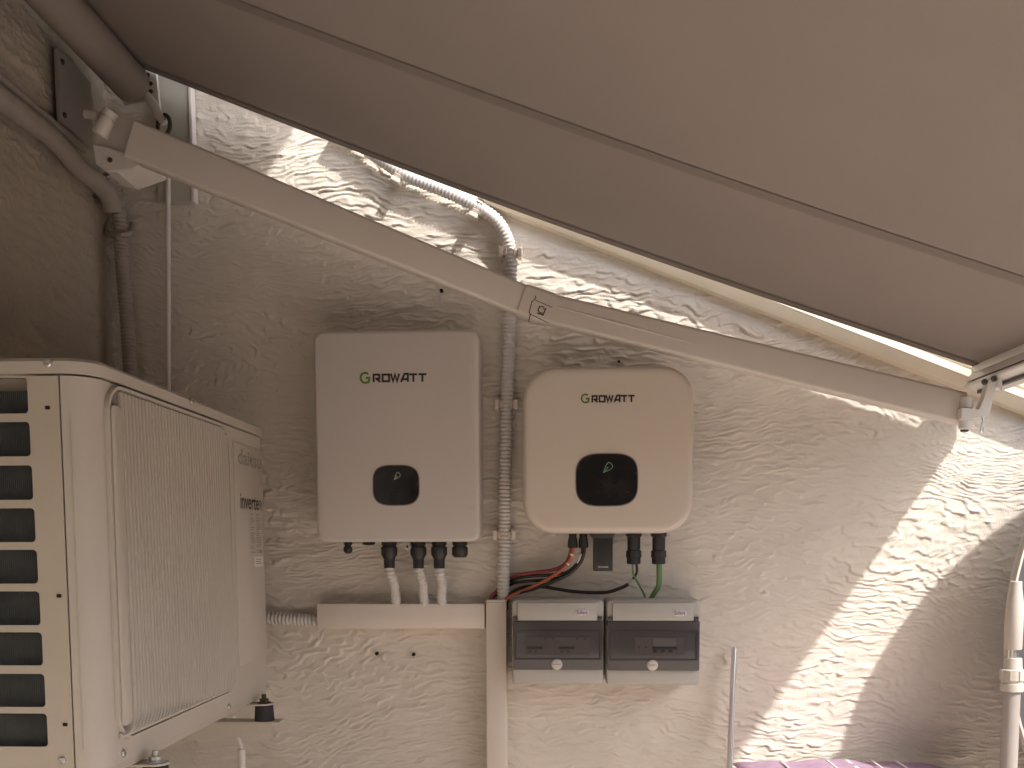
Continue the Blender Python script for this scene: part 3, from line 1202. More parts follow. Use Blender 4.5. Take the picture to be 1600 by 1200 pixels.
leaf_icon(d, 949, 731.5, 12, 13, yI - 0.0024)
yg = 2.16
for px in (895, 911.5):
    gland(invR, px, yg, [(829, 6), (840, 6), (842, 7), (848, 7.7), (855, 7.8), (856, 6)], 'cable_connector', 829)
for px in (990.5, 1029.5):
    gland(invR, px, yg, [(829, 12.5), (837, 12.5), (839, 10.2), (857, 10), (859, 9.5), (860, 11.8), (870, 12), (871, 10.8), (880, 10.6), (881, 8)], 'cable_connector', 829)
p, q = P(927.5, 826, 2.15), P(957.5, 892.5, 2.15)
mb = MB()
mb.box((p.x, 2.15, q.z), (q.x, 2.185, p.z), 0.003)
dg = thing('data_stick', 'black wireless data stick plugged under the right inverter', 'data stick', ((p.x + q.x) / 2, 2.167, q.z))
obj('stick_body', mb, 'black', dg, 35)
p2, q2 = P(922, 826, 2.148), P(960, 841, 2.148)
mb = MB()
mb.loft([[(p2.x, 2.147, p2.z), (q2.x, 2.147, p2.z), (q2.x, 2.188, p2.z), (p2.x, 2.188, p2.z)],
         [(p2.x, 2.147, q2.z + 0.008), (q2.x, 2.147, q2.z + 0.008), (q2.x, 2.188, q2.z + 0.008), (p2.x, 2.188, q2.z + 0.008)],
         [(p.x - 0.0005, 2.1485, q2.z), (q.x + 0.0005, 2.1485, q2.z), (q.x + 0.0005, 2.186, q2.z), (p.x - 0.0005, 2.186, q2.z)]])
obj('locking_collar', mb, 'black', dg)
a = P(934.5, 887, 2.15)
text('lettering', 'Growatt', 0.0042, (a.x, 2.1494, a.z), (1, 0, 0), (0, 0, 1), 'label', dg, width=0.0225)
mb = MB()
c = P(942.5, 842.5, 2.15)
mb.lathe((c.x, 2.1502, c.z), (0, -1, 0), [(0, 0.0035), (0.0006, 0.0032)], 12)
obj('button', mb, 'ink', dg)

# ---------------------------------------------------------------- cables
def cable(name, pts, r, m, label, extra=None):
    mb = MB()
    mb.tube(spline([at(*p) for p in pts], 9), r, 10)
    o = obj(name, mb, m, None, 60)
    tag(o, label, 'cable')
    return o


c1 = 2.16
cable('red_cable', [(894, 850, c1), (892, 862, c1), (884, 880, c1 + .005), (866, 890, c1 + .015), (840, 894, 2.19), (812, 898, 2.195), (796, 904, 2.232), (780, 920, 2.225), (768, 932, 2.212), (764, 950, 2.205)], 0.0042, 'red',
      'dark red cable curving from the right inverter behind the long conduit')
cable('orange_cable', [(895.5, 850, c1 - .004), (894, 864, c1 - .006), (889, 878, c1 - .004), (874, 893, c1 + .004), (848, 909, 2.185), (818, 923, 2.195), (799, 931, 2.2), (788, 940, 2.205), (783, 952, 2.206)], 0.0040, 'orange',
      'orange cable with a white marker crossing in front of the black cables')
cable('black_cable', [(912, 850, c1), (911, 862, c1 + .002), (904, 878, c1 + .006), (886, 894, c1 + .012), (862, 898, 2.186), (835, 900, 2.196), (812, 903, 2.2), (795, 910, 2.236), (778, 925, 2.228), (770, 936, 2.212), (767, 952, 2.206)], 0.0040, 'black',
      'topmost black cable from the right inverter, next under the dark red cable')
cable('black_cable', [(910.5, 850, c1 + .006), (909, 866, c1 + .01), (900, 884, c1 + .018), (882, 900, 2.195), (850, 906, 2.205), (815, 909, 2.21), (797, 914, 2.24), (782, 928, 2.232), (775, 940, 2.215), (772, 952, 2.208)], 0.0036, 'black',
      'middle black cable of the bundle passing behind the long conduit')
cable('black_cable', [(913, 850, c1 - .004), (912, 864, c1 - .004), (906, 880, c1), (890, 896, c1 + .006), (866, 908, c1 + .015), (840, 918, 2.19), (815, 925, 2.196), (798, 931, 2.206), (790, 941, 2.208), (789, 952, 2.208)], 0.0042, 'black',
      'lowest thick black cable of the bundle entering the vertical trunking')
cable('black_cable', [(982, 912.5, 2.195), (972, 918, 2.197), (950, 925, 2.2), (925, 926, 2.205), (895, 924, 2.208), (868, 920, 2.212), (850, 917, 2.214), (830, 916, 2.214), (810, 920, 2.212), (797, 928, 2.212), (792, 941, 2.211), (792, 952, 2.211)], 0.0040, 'black',
      'long black cable sagging in a shallow curve above the left breaker box')
cable('grey_wire', [(981, 913, 2.195), (985, 907, 2.19), (990, 902, 2.185), (993, 896, 2.178)], 0.0024, 'box_grey',
      'short bare grey wire end joining the sagging black cable')
cable('black_cable', [(993, 876, c1), (995, 886, c1), (995, 894, c1 + .006), (992, 901, c1 + .018), (989.5, 903.5, 2.184)], 0.0030, 'black',
      'short black cable hanging from the left of the two thick connectors')
cable('green_wire', [(988.5, 876, c1), (988.5, 888, c1 + .002), (990, 898, c1 + .006), (995, 908, c1 + .016), (1002, 920, 2.19), (1007, 931, 2.2), (1009, 942, 2.2)], 0.0022, 'earth',
      'thin dark green wire dropping into the top of the right breaker box')
cable('green_cable', [(1029.5, 876, c1), (1030, 890, c1 + .002), (1030, 905, c1 + .008), (1029, 916, c1 + .014), (1023, 926, c1 + .024), (1017, 936, 2.19), (1013, 946, 2.195)], 0.0062, 'earth',
      'thick green cable from the rightmost connector into the right breaker box')


def wire_marker(a, b, r, label):
    mb = MB()
    mb.tube([at(*a), at(*b)], r, 10)
    tag(obj('wire_marker', mb, 'label', None, 60), label, 'marker')


wire_marker((909.5, 866, c1 - .001), (903.5, 880.5, c1 + .003), 0.0046, 'white marker sleeve on the black cable')
wire_marker((893.6, 865.5, c1 - .007), (892.5, 868, c1 - .007), 0.0047, 'small white marker ring near the top of the orange cable')
wire_marker((888.2, 880, c1 - .004), (886.8, 882, c1 - .0035), 0.0048, 'small white marker ring lower on the orange cable')


# ---------------------------------------------------------------- breaker boxes
def breaker_box(a, b, label, kind, logo_px):
    yF = 2.14
    p, q = P(*a, yF), P(*b, yF)
    x0, x1, z1, z0 = p.x, q.x, p.z, q.z
    W, H = x1 - x0, z1 - z0
    t = thing('breaker_box', label, 'breaker box', ((x0 + x1) / 2, 2.24, z0), 'breaker boxes under the right inverter')
    mb = MB()
    slab_y(mb, rr2(x0 - 0.001, x1 + 0.001, z0 - 0.001, z1 + 0.001, 0.012, 5), [(YW - 0.003, 0), (yF + 0.030, 0)])
    obj('back_shell', mb, 'box_grey', t, 35)

    def fz(f):
        return z1 - H * f
    # top part of the lid with its lower lip
    mb = MB()
    slab_y(mb, rr2(x0, x1, fz(0.275), z1, 0.010, 5), [(yF + 0.029, 0), (yF + 0.012, 0), (yF + 0.006, 0.002), (yF + 0.004, 0.0055)])
    top = obj('top_cover', mb, 'box_grey', t, 35)
    mb = MB()
    mb.box((x0 + W * 0.065, yF - 0.003, fz(0.243)), (x1 - W * 0.075, yF + 0.0045, fz(0.035)), 0.0015)
    obj('cover_face', mb, 'box_grey', top, 35)
    mb = MB()
    mb.box((x0 + W * 0.0651, yF - 0.0025, fz(0.2432)), (x1 - W * 0.0751, yF + 0.004, fz(0.2475)))
    obj('lip_shade_gap', mb, 'groove', top)
    mb = MB()
    slab_y(mb, rr2(x0, x1, z0, fz(0.275) - 0.0006, 0.008, 5), [(yF + 0.029, 0), (yF + 0.014, 0), (yF + 0.008, 0.002), (yF + 0.006, 0.005)])
    obj('bottom_cover', mb, 'box_grey', t, 35)
    # smoked door: lower rim, raised window frame, window
    dz0, dz1 = fz(0.82), fz(0.2485)
    mb = MB()
    mb.box((x0 + W * 0.012, yF - 0.004, dz0), (x1 - W * 0.010, yF + 0.0058, dz1), 0.002)
    for sx in (x0 + W * 0.012, x1 - W * 0.072):
        mb.box((sx, yF - 0.002, dz1 + 0.0002), (sx + W * 0.05, yF + 0.0035, fz(0.195)), 0.001)
    door = obj('smoked_door', mb, 'smoke', t, 35)
    mb = MB()
    w0, w1, v0, v1 = x0 + W * 0.045, x1 - W * 0.045, fz(0.685), fz(0.375)
    bmx = plate_with_holes(rr2(w0 - 0.003, w1 + 0.003, v0 - 0.003, v1 + 0.003, 0.003, 3), [rr2(w0, w1, v0, v1, 0.002, 3)], lambda x, z: (x, yF - 0.004, z), (0, -0.0022, 0))
    obj('window_frame', bmx, 'smoke', door)
    # breaker row seen dimly behind the window
    if kind == 0:
        row0, row1 = x0 + W * 0.155, x1 - W * 0.155
        z_a, z_b = fz(0.64), fz(0.43)
        mb = MB()
        mb.box((row0, yF - 0.0052, z_a), (row1, yF - 0.0042, z_b))
        brk = obj('breaker_row', mb, 'smoke2', door)
        for gx in (0.0, 0.5):
            bw = (row1 - row0)
            gx0 = row0 + bw * gx
            mb = MB()
            mb.box((gx0 + bw * 0.02, yF - 0.0068, z_a + 0.012), (gx0 + bw * 0.26, yF - 0.0054, z_a + 0.0175), 0.0005)
            obj('switch_bar', mb, 'ink', brk)
            for i in range(3):
                mb = MB()
                xx = gx0 + bw * (0.03 + 0.07 * i)
                mb.box((xx, yF - 0.0058, z_b - 0.0085), (xx + 0.003, yF - 0.0053, z_b - 0.0055))
                obj('terminal_mark', mb, 'smoke3', brk)
            for i in range(2):
                mb = MB()
                xx = gx0 + bw * (0.04 + 0.1 * i)
                mb.box((xx, yF - 0.0058, z_a + 0.0055), (xx + 0.006, yF - 0.0053, z_a + 0.0085))
                obj('terminal_mark', mb, 'ink', brk)
                mb = MB()
                xx = gx0 + bw * (0.29 + 0.12 * i)
                mb.box((xx, yF - 0.0058, z_b - 0.0058), (xx + 0.005, yF - 0.0053, z_b - 0.0025))
                obj('terminal_mark', mb, 'ink', brk)
    else:
        row0, row1 = x0 + W * 0.30, x1 - W * 0.18
        z_a, z_b = fz(0.64), fz(0.43)
        mb = MB()
        mb.box((row0, yF - 0.0052, z_a), (row1, yF - 0.0042, z_b))
        brk = obj('breaker_row', mb, 'smoke2', door)
        bw = row1 - row0
        mb = MB()
        mb.box((row0 + bw * 0.36, yF - 0.0075, z_a + 0.013), (row0 + bw * 0.86, yF - 0.0054, z_a + 0.0185), 0.0006)
        obj('switch_bar', mb, 'ink', brk)
        mb = MB()
        mb.box((row0 + bw * 0.36, yF - 0.0062, z_a + 0.0195), (row0 + bw * 0.84, yF - 0.0054, z_b - 0.002), 0.0003)
        obj('breaker_face', mb, 'smoke3', brk)
        for i in range(3):
            mb = MB()
            xx = row0 + bw * (0.38 + 0.16 * i)
            mb.box((xx, yF - 0.0085, z_a + 0.006), (xx + 0.0075, yF - 0.0054, z_a + 0.0125), 0.0006)
            obj('switch_lever', mb, 'ink', brk)
        for i in range(2):
            mb = MB()
            xx = row0 + bw * (0.06 + 0.15 * i)
            mb.box((xx, yF - 0.0058, z_a + 0.016), (xx + 0.005, yF - 0.0053, z_a + 0.0195))
            obj('terminal_mark', mb, 'ink', brk)
    # lock knob
    kx, kz = x0 + W * 0.49, fz(0.755)
    mb = MB()
    mb.lathe((kx, yF - 0.0035, kz), (0, -1, 0), [(0, 0.0125), (0.003, 0.0122), (0.004, 0.0118), (0.0042, 0.0108), (0.0052, 0.0104), (0.0058, 0.009)], 26)
    knob = obj('lock_knob', mb, 'knob', door, 35)
    mb = MB()
    mb.box((kx - 0.0085, yF - 0.0102, kz + 0.0002), (kx + 0.0085, yF - 0.0093, kz + 0.0012))
    obj('knob_slot', mb, 'midink', knob)
    # maker's plate
    lx, lz = P(*logo_px, yF - 0.003).x, P(*logo_px, yF - 0.003).z
    mb = MB()
    slab_y(mb, sup2(lx, lz, 0.0155, 0.0068, 2.6, 32), [(yF - 0.0025, 0), (yF - 0.0040, 0), (yF - 0.0043, 0.0006)])
    plt = obj('maker_plate', mb, 'lav', top, 30)
    text('lettering', 'Solera', 0.0090, (lx - 0.0125, yF - 0.0048, lz - 0.0040), (1, 0, 0), (0.08, 0, 1), 'navy', plt, width=0.0245)
    return t


M['smoke2'] = mat('smoked_breaker', (0.085, 0.072, 0.068), 0.35, noise=0.1, nscale=60)
M['smoke3'] = mat('smoked_breaker_light', (0.11, 0.10, 0.097), 0.35)
M['knob'] = mat('knob_plastic', (0.62, 0.58, 0.54), 0.4, noise=0.04, nscale=60)
M['navy'] = mat('navy_print', (0.03, 0.02, 0.07), 0.5)
breaker_box((799.5, 937), (943.5, 1070.5), 'grey breaker box with smoked door, left of the pair beside the trunking', 0, (909.5, 957))
breaker_box((948, 937), (1093.5, 1072), 'grey breaker box with smoked door, right of the pair below the green cable', 1, (1062, 958))

# ---------------------------------------------------------------- outdoor unit
XF = -0.626
Yn, Yf = 1.292, 2.085
zt = P(140, 574, Yn + 0.045).z
zt = float(atx(250, 620, XF)[2])
lid_top = 1.755
lid_bot = 1.733
zb = 1.186
XB = XF - 0.31
rc = 0.040
ac = thing('outdoor_unit', 'cream outdoor air conditioning unit with ribbed front hung on the side wall', 'air conditioner', ((XF + XB) / 2, (Yn + Yf) / 2, zb))
seamx = float(at(104, 880, Yn)[0])


def ac_outline(d, rcc):
    """plan outline, front corners rounded, from back near round to back far"""
    pts = [(XB - d, Yn - d)]
    for i in range(9):
        a = rad(-90 + 90 * i / 8)
        pts.append((XF + d - rcc + rcc * math.cos(a), Yn - d + rcc + rcc * math.sin(a)))
    for i in range(9):
        a = rad(0 + 90 * i / 8)
        pts.append((XF + d - rcc + rcc * math.cos(a), Yf + d - rcc + rcc * math.sin(a)))
    pts.append((XB - d, Yf + d))
    return pts


# lid
mb = MB()
ol = ac_outline(0.003, rc + 0.002)
ol2 = ac_outline(-0.002, rc)
ol3 = ac_outline(-0.012, rc - 0.008)
mb.loft([[(x, y, lid_bot) for x, y in ol], [(x, y, lid_top - 0.006) for x, y in ol], [(x, y, lid_top - 0.001) for x, y in ol2], [(x, y, lid_top) for x, y in ol3]])
lid = obj('lid', mb, 'ivory', ac, 35)
c = at(75, 567, Yn - 0.003)
screw(lid, (c[0], Yn - 0.003, c[2]), (0, -1, 0), 0.0062)
c = atx(298, 627, XF + 0.003)
screw(lid, (XF + 0.003, c[1], c[2]), (1, 0, 0), 0.0062)
# front panel: shell wrapping the near rounded corner and the front
fz0, fz1 = zb + 0.002, lid_bot - 0.003
pts = [(min(seamx + 0.0015, XF - rc - 0.001), Yn)]
pts += [p for p in ac_outline(0, rc)[1:-1]] + [(XF - 0.20, Yf)]
inner = [(min(seamx + 0.0015, XF - rc - 0.001), Yn + 0.012)] + [(p[0], p[1]) for p in ac_outline(-0.012, rc - 0.012)[1:-1]] + [(XF - 0.20, Yf - 0.012)]
shell = pts + inner[::-1]
# front face with a round-cornered recess for the grille is made of a shell plus a raised frame
mb = MB()
mb.loft([[(x, y, fz0) for x, y in shell], [(x, y, fz1) for x, y in shell]])
front = obj('front_panel', mb, 'ivory', ac, 35)
# narrow pressed lines on the rounded corner
mb = MB()
ac_line_x = float(at(128, 1000, Yn + 0.004)[0])
ang = math.acos(max(-1, min(1, (ac_line_x - (XF - rc)) / rc)))
lx_, ly_ = XF - rc + (rc + 0.0006) * math.cos(-1.32), Yn + rc + (rc + 0.0006) * math.sin(-1.32)
mb.tube([(lx_, ly_, zb + 0.03), (lx_, ly_, lid_bot - 0.05)], 0.0008, 6)
obj('pressed_line', mb, 'ivory', front, 60)

# grille
g0 = float(atx(162, 640, XF)[1])
g1 = float(atx(357, 800, XF)[1])
gz1a = float(atx(185, 605, XF)[2])
gz0a = float(atx(200, 1155, XF)[2])
gzt = gz1a
gzb = gz0a


def fp(y, z, x=0.0):
    return Vector((XF + x, y, z))


# rounded rim
rim = rr2(g0, g1, gzb, gzt, 0.045, 8)
mb = MB()
loop = [fp(y, z, 0.001) for y, z in rim]
bmx = plate_with_holes(rim, [rr2(g0 + 0.0045, g1 - 0.0045, gzb + 0.0045, gzt - 0.0045, 0.0405, 8)], lambda y, z: (XF - 0.002, y, z), (0.0085, 0, 0))
grim = obj('grille_rim', bmx, 'ivory', ac)
bk = MB()
bk.loft([[(XF + 0.0003, y, z) for y, z in inset_loop(rim, 0.003)], [(XF + 0.0012, y, z) for y, z in inset_loop(rim, 0.003)]])
obj('grille_back', bk, 'grille_dark' if 'grille_dark' in M else 'ac_side', ac)
# wide first rib on the near side
NS = 38
y_first = float(atx(192, 900, XF)[1])
pitch = (g1 - 0.010 - y_first) / NS


def rib_path(y, hook, w):
    """straight rib whose lower end turns towards the near side"""
    pts = []
    top = gzt - 0.008
    bot = gzb + 0.010
    dyt = max(0, (g0 + 0.045) - y)
    top -= 0.045 - math.sqrt(max(0, 0.045 ** 2 - dyt ** 2)) if dyt > 0 else 0
    dyt = max(0, y - (g1 - 0.045))
    cut = 0.045 - math.sqrt(max(0, 0.045 ** 2 - min(dyt, 0.044) ** 2)) if dyt > 0 else 0
    top -= cut
    bot += cut
    hook = min(hook, y - g0 - 0.008)
    pts.append((y, top))
    pts.append((y, bot + 0.9 * hook))
    for i in range(1, 7):
        a = rad(90 * i / 6)
        pts.append((y - hook + hook * math.cos(a), bot + 0.9 * hook - 0.9 * hook * math.sin(a)))
    return pts


for i in range(NS):
    y = y_first + pitch * (i + 0.5)
    hook = 0.040 * max(0.0, 1 - i / 26.0) + 0.004
    pth = rib_path(y, hook, 0)
    wd = pitch * 0.26
    hi = 0.011
    loops = []
    n = len(pth)
    for k2, (yy, zz) in enumerate(pth):
        a = pth[max(0, k2 - 1)]
        b = pth[min(n - 1, k2 + 1)]
        dv = Vector((b[0] - a[0], b[1] - a[1])).normalized()
        nn = Vector((-dv.y, dv.x))
        h2 = hi if 0 < k2 < n - 1 else hi * 0.6
        loops.append([(XF + 0.0009, yy + nn.x * wd * 1.25, zz + nn.y * wd * 1.25), (XF + h2 * 0.75, yy + nn.x * wd, zz + nn.y * wd), (XF + h2, yy + nn.x * wd * 0.45, zz + nn.y * wd * 0.45),
                      (XF + h2, yy - nn.x * wd * 0.45, zz - nn.y * wd * 0.45), (XF + h2 * 0.75, yy - nn.x * wd, zz - nn.y * wd), (XF + 0.0009, yy - nn.x * wd * 1.25, zz - nn.y * wd * 1.25)])
    mb = MB()
    mb.loft(loops)
    obj('grille_rib', mb, 'ivory', ac, 40)
# broad near rib
mb = MB()
yb0, yb1 = g0 + 0.007, y_first - 0.001
zz0, zz1 = gzb + 0.024, gzt - 0.03
o2 = rr2(yb0, yb1, zz0, zz1, min(0.0105, (yb1 - yb0) / 2 - 0.0005), 6)
mb.loft([[(XF + 0.001, y, z) for y, z in o2], [(XF + 0.0075, y, z) for y, z in o2], [(XF + 0.009, y, z) for y, z in inset_loop(o2, 0.003)]])
obj('grille_rib', mb, 'ivory', ac, 40)['label'] = 'broad smooth rib at the near end of the grille'
# raised flat column at the far end beside the lettering
mb = MB()
py0 = float(atx(366, 800, XF)[1])
mb.box((XF - 0.002, py0, zb + 0.075), (XF + 0.003, Yf - 0.035, lid_bot - 0.03), 0.0025)
obj('label_panel', mb, 'ivory', front, 35)
xl = XF + 0.0036
a, b = atx(372, 724, xl), atx(408, 733, xl)
text('lettering', 'daitsu', float(atx(374, 700, xl)[2] - atx(374, 724, xl)[2]) * 0.98, (xl, a[1], float(atx(385, 727, xl)[2])), (0, 1, 0), (0, 0, 1), 'greyink', ac, width=float(b[1] - a[1]), bold=0.02)
a, b = atx(376, 794, xl), atx(404.5, 797, xl)
text('lettering', 'inverte', float(atx(377, 772, xl)[2] - atx(377, 795, xl)[2]), (xl, a[1], float(atx(390, 795.5, xl)[2])), (0, 1, 0), (0, 0, 1), 'ink', ac, width=float(b[1] - a[1]), bold=0.012)
a2, b2 = atx(405.3, 797, xl), atx(410, 797, xl)
text('lettering', 'R', 0.020, (xl, a2[1], float(atx(407, 797, xl)[2])), (0, 1, 0), (0, 0, 1), 'midink', ac, width=float(b2[1] - a2[1]), bold=0.01)
# rating plate
a, b = atx(390, 802, xl), atx(409.5, 867, xl)
mb = MB()
mb.quad((xl, a[1], b[2]), (xl, b[1], b[2]), (xl, b[1], a[2]), (xl, a[1], a[2]))
plate = obj('rating_plate', mb, 'plate', ac) if 'plate' in M else obj('rating_plate', mb, 'ivory', ac)
mb = MB()
rnd = random.Random(3)
W_, H_ = b[1] - a[1], a[2] - b[2]
rows = 22
for i in range(rows):
    z = a[2] - H_ * (i + 0.6) / rows
    for (u0, u1) in ((0.06, 0.45), (0.52, 0.96)):
        ln = u0 + (u1 - u0) * rnd.uniform(0.35, 1.0)
        if rnd.random() < 0.12:
            continue
        mb.quad((xl + 0.0004, a[1] + W_ * u0, z), (xl + 0.0004, a[1] + W_ * ln, z), (xl + 0.0004, a[1] + W_ * ln, z + H_ * 0.017), (xl + 0.0004, a[1] + W_ * u0, z + H_ * 0.017))
mb.quad((xl + 0.0006, a[1] + W_ * 0.80, b[2] + H_ * 0.05), (xl + 0.0006, a[1] + W_ * 0.98, b[2] + H_ * 0.05), (xl + 0.0006, a[1] + W_ * 0.98, b[2] + H_ * 0.12), (xl + 0.0006, a[1] + W_ * 0.80, b[2] + H_ * 0.12))
obj('plate_print', mb, 'midink', plate)
a, b = atx(397.5, 870, xl), atx(411, 885, xl)
mb = MB()
mb.quad((xl, a[1], b[2]), (xl, b[1], b[2]), (xl, b[1], a[2]), (xl, a[1], a[2]))
st = obj('sticker', mb, 'label', ac)
mb = MB()
for i, (u0, u1) in enumerate(((0.2, 0.8), (0.15, 0.7), (0.2, 0.85))):
    z = a[2] - (a[2] - b[2]) * (0.3 + 0.2 * i)
    mb.quad((xl + 0.0004, a[1] + (b[1] - a[1]) * u0, z), (xl + 0.0004, a[1] + (b[1] - a[1]) * u1, z), (xl + 0.0004, a[1] + (b[1] - a[1]) * u1, z + 0.0016), (xl + 0.0004, a[1] + (b[1] - a[1]) * u0, z + 0.0016))
obj('sticker_print', mb, 'midink', st)
# screws on the front
for q2 in ((192, 1177), (357, 1104), (417.5, 1077)):
    c = atx(*q2, XF)
    screw(ac, (XF, c[1], max(c[2], zb + 0.006)), (1, 0, 0), 0.0058)

# side panel with openings
sx0, sx1 = XB, min(seamx + 0.0015, XF - rc - 0.001) - 0.0022
holes = []
rows_px = [(590, 646), (659, 713), (727, 781), (794, 847), (859, 912), (924, 977), (988, 1040), (1053, 1105), (1115, 1167)]
for i, (ya, yb2) in enumerate(rows_px):
    xr_px = 42 + (73 - 42) * i / 8.0
    pa, pb3 = at(xr_px, ya, Yn), at(xr_px, yb2, Yn)
    holes.append(rr2(XB + 0.05, float(pa[0]), float(pb3[2]), float(pa[2]), 0.0055, 4))
bmx = plate_with_holes([(sx0, zb), (sx1, zb), (sx1, lid_bot - 0.003), (sx0, lid_bot - 0.003)], holes, lambda x, z: (x, Yn, z), (0, 0.002, 0))
side = obj('side_panel', bmx, 'ac_side', ac)
mb = MB()
mb.box((XB + 0.02, Yn + 0.014, zb + 0.03), (sx1 - 0.03, Yn + 0.03, lid_bot - 0.02))
coil = obj('coil', mb, 'coil', ac)
mb = MB()
x = XB + 0.05
while x < sx1 - 0.045:
    mb.box((x, Yn + 0.0128, zb + 0.032), (x + 0.0007, Yn + 0.0142, lid_bot - 0.022))
    x += 0.0028
obj('coil_fins', mb, 'coil', coil)['kind'] = 'stuff'
for q2 in ((74.5, 637), (92.5, 931), (102, 1132)):
    c = at(*q2, Yn)
    mb = MB()
    mb.loft([[(c[0] + a * 0.0036, Yn - 0.0004 - 0.0002 * s, c[2] + b * 0.0026) for a, b in sup2(0, 0, 1, 1, 4, 14)] for s in (0, 1)])
    obj('slot', mb, 'hole', side)
c = at(97, 1188, Yn)
screw(side, (c[0], Yn, c[2]), (0, -1, 0), 0.0056)
# hidden shell: back, floor, far side
mb = MB()
mb.box((XB, Yn + 0.032, zb + 0.003), (XF - 0.013, Yf - 0.013, lid_bot - 0.001))
obj('housing', mb, 'ac_side', ac)
mb = MB()
ol = ac_outline(-0.001, rc)
mb.loft([[(x, y, zb - 0.010) for x, y in ol], [(x, y, zb + 0.0018) for x, y in ol]])
obj('base_pan', mb, 'ac_side', ac, 35)


# feet and wall brackets
def bracket(yc, label, near):
    t = thing('support_bracket', label, 'bracket', (XL, yc, zb - 0.2), 'brackets carrying the outdoor unit')
    xe = XF + 0.055
    ztop = zb - 0.050
    mb = MB()
    # channel: top flange and web tapering towards the front
    mb.box((XL + 0.012, yc - 0.020, ztop - 0.003), (xe, yc + 0.022, ztop), 0.001)
    mb.prism([(XL + 0.012, yc - 0.020, ztop - 0.003), (xe - 0.015, yc - 0.020, ztop - 0.003), (xe - 0.015, yc - 0.020, ztop - 0.027), (XL + 0.012, yc - 0.020, ztop - 0.062)], (0, 0.003, 0))
    obj('arm', mb, 'ivory', t)
    mb = MB()
    mb.box((XL + 0.004, yc - 0.025, ztop - 0.35), (XL + 0.012, yc + 0.025, ztop + 0.05), 0.001)
    obj('wall_plate', mb, 'ivory', t)
    fx = XF + 0.020
    mb = MB()
    mb.lathe((fx, yc, ztop), (0, 0, 1), [(0, 0.0205), (0.031, 0.0185), (0.033, 0.016)], 24)
    obj('rubber_pad', mb, 'rubber', t, 35)
    # foot of the unit resting on the pad
    mb = MB()
    mb.box((XF - 0.12, yc - 0.020, ztop + 0.0332), (XF + 0.020, yc + 0.020, ztop + 0.0365), 0.001)
    mb.lathe((XF + 0.020, yc, ztop + 0.0333), (0, 0, 1), [(0, 0.020), (0.0031, 0.020)], 24)
    foot = obj('foot', mb, 'ivory', ac)
    mb = MB()
    zf = ztop + 0.0368
    mb.lathe((fx, yc, zf), (0, 0, 1), [(0, 0.015), (0.0018, 0.015), (0.002, 0.0095), (0.009, 0.0095), (0.0095, 0.005), (0.018, 0.005), (0.0182, 0.003)], 6 if not near else 18)
    obj('bolt', mb, 'rust' if not near else 'metal', t, 30)


bracket(float(atx(413, 1112, XF + 0.02)[1]), 'ivory wall bracket with black rubber pad under the far end of the outdoor unit', False)
bracket(float(atx(243, 1186, XF + 0.02)[1]), 'ivory wall bracket under the near end of the outdoor unit', True)
# drain pipe
mb = MB()
c = at(377, 1170, 2.11)
pth = [(c[0] - 0.016, 2.11, c[2] + 0.075), (c[0] - 0.013, 2.11, c[2] + 0.040), (c[0] - 0.005, 2.11, c[2] + 0.018), (c[0], 2.11, c[2] + 0.005), (c[0], 2.11, c[2] - 0.002)]
t = thing('drain_pipe', 'white drain pipe dropping below the outdoor unit', 'pipe', (c[0], 2.11, 0.3))
mb.tube(spline(pth, 6), 0.0052, 12)
obj('elbow', mb, 'white', t, 60)
mb = MB()
mb.lathe((c[0], 2.11, c[2] + 0.0), (0, 0, -1), [(0, 0.0075), (0.0015, 0.0090), (0.9, 0.0090)], 16)
obj('pipe', mb, 'white', t, 40)

# ---------------------------------------------------------------- leaning chrome pole
mb = MB()
a, b = V(at(1147.5, 1013, 2.222)), V(at(1139.5, 1200, 2.17))
dn = (b - a).normalized()
foot = a + dn * ((a.z - FLOOR) / -dn.z)
axp = foot - a
mb.lathe(a, axp, [(0, 0.0052), (0.0003, 0.0068), (axp.length, 0.0068)], 20)
t = thing('metal_pole', 'shiny chrome pole leaning against the wall right of the breaker boxes', 'pole', foot)
obj('tube', mb, 'chrome', t, 35)
mb = MB()
mb.lathe(a - axp.normalized() * 0.0012, axp, [(0, 0.003), (0.001, 0.005)], 16)
obj('end_plug', mb, 'fangrey', t, 35)

# ---------------------------------------------------------------- holes in the plaster
for (px, py), lab, rr in (((589, 1021), 'left drill hole of the pair below the horizontal trunking', 0.0042), ((646.5, 1022.5), 'right drill hole of the pair below the horizontal trunking', 0.0040),
                          ((690, 454.5), 'small dark hole in the plaster just under the awning arm', 0.0040), ((967, 565), 'tiny dark hole in the plaster just above the right inverter', 0.0025)):
    c = at(px, py, YW - 0.004)
    mb = MB()
    mb.lathe((c[0], YW - 0.0095, c[2]), (0, 1, 0), [(0, rr), (0.0095, rr)], 12)
    tag(obj('drill_hole', mb, 'hole'), lab, 'hole', 'old drill holes in the plaster')

# ---------------------------------------------------------------- pedestal fan at the right edge
yf = 1.99
c = at(1580, 1100, yf)
fxp = float(c[0])
t = thing('telescopic_pole', 'white telescopic pole with ribbed collar standing at the right edge', 'pole', (fxp, yf, FLOOR))


def fz_(py):
    return float(at(1580, py, yf)[2])


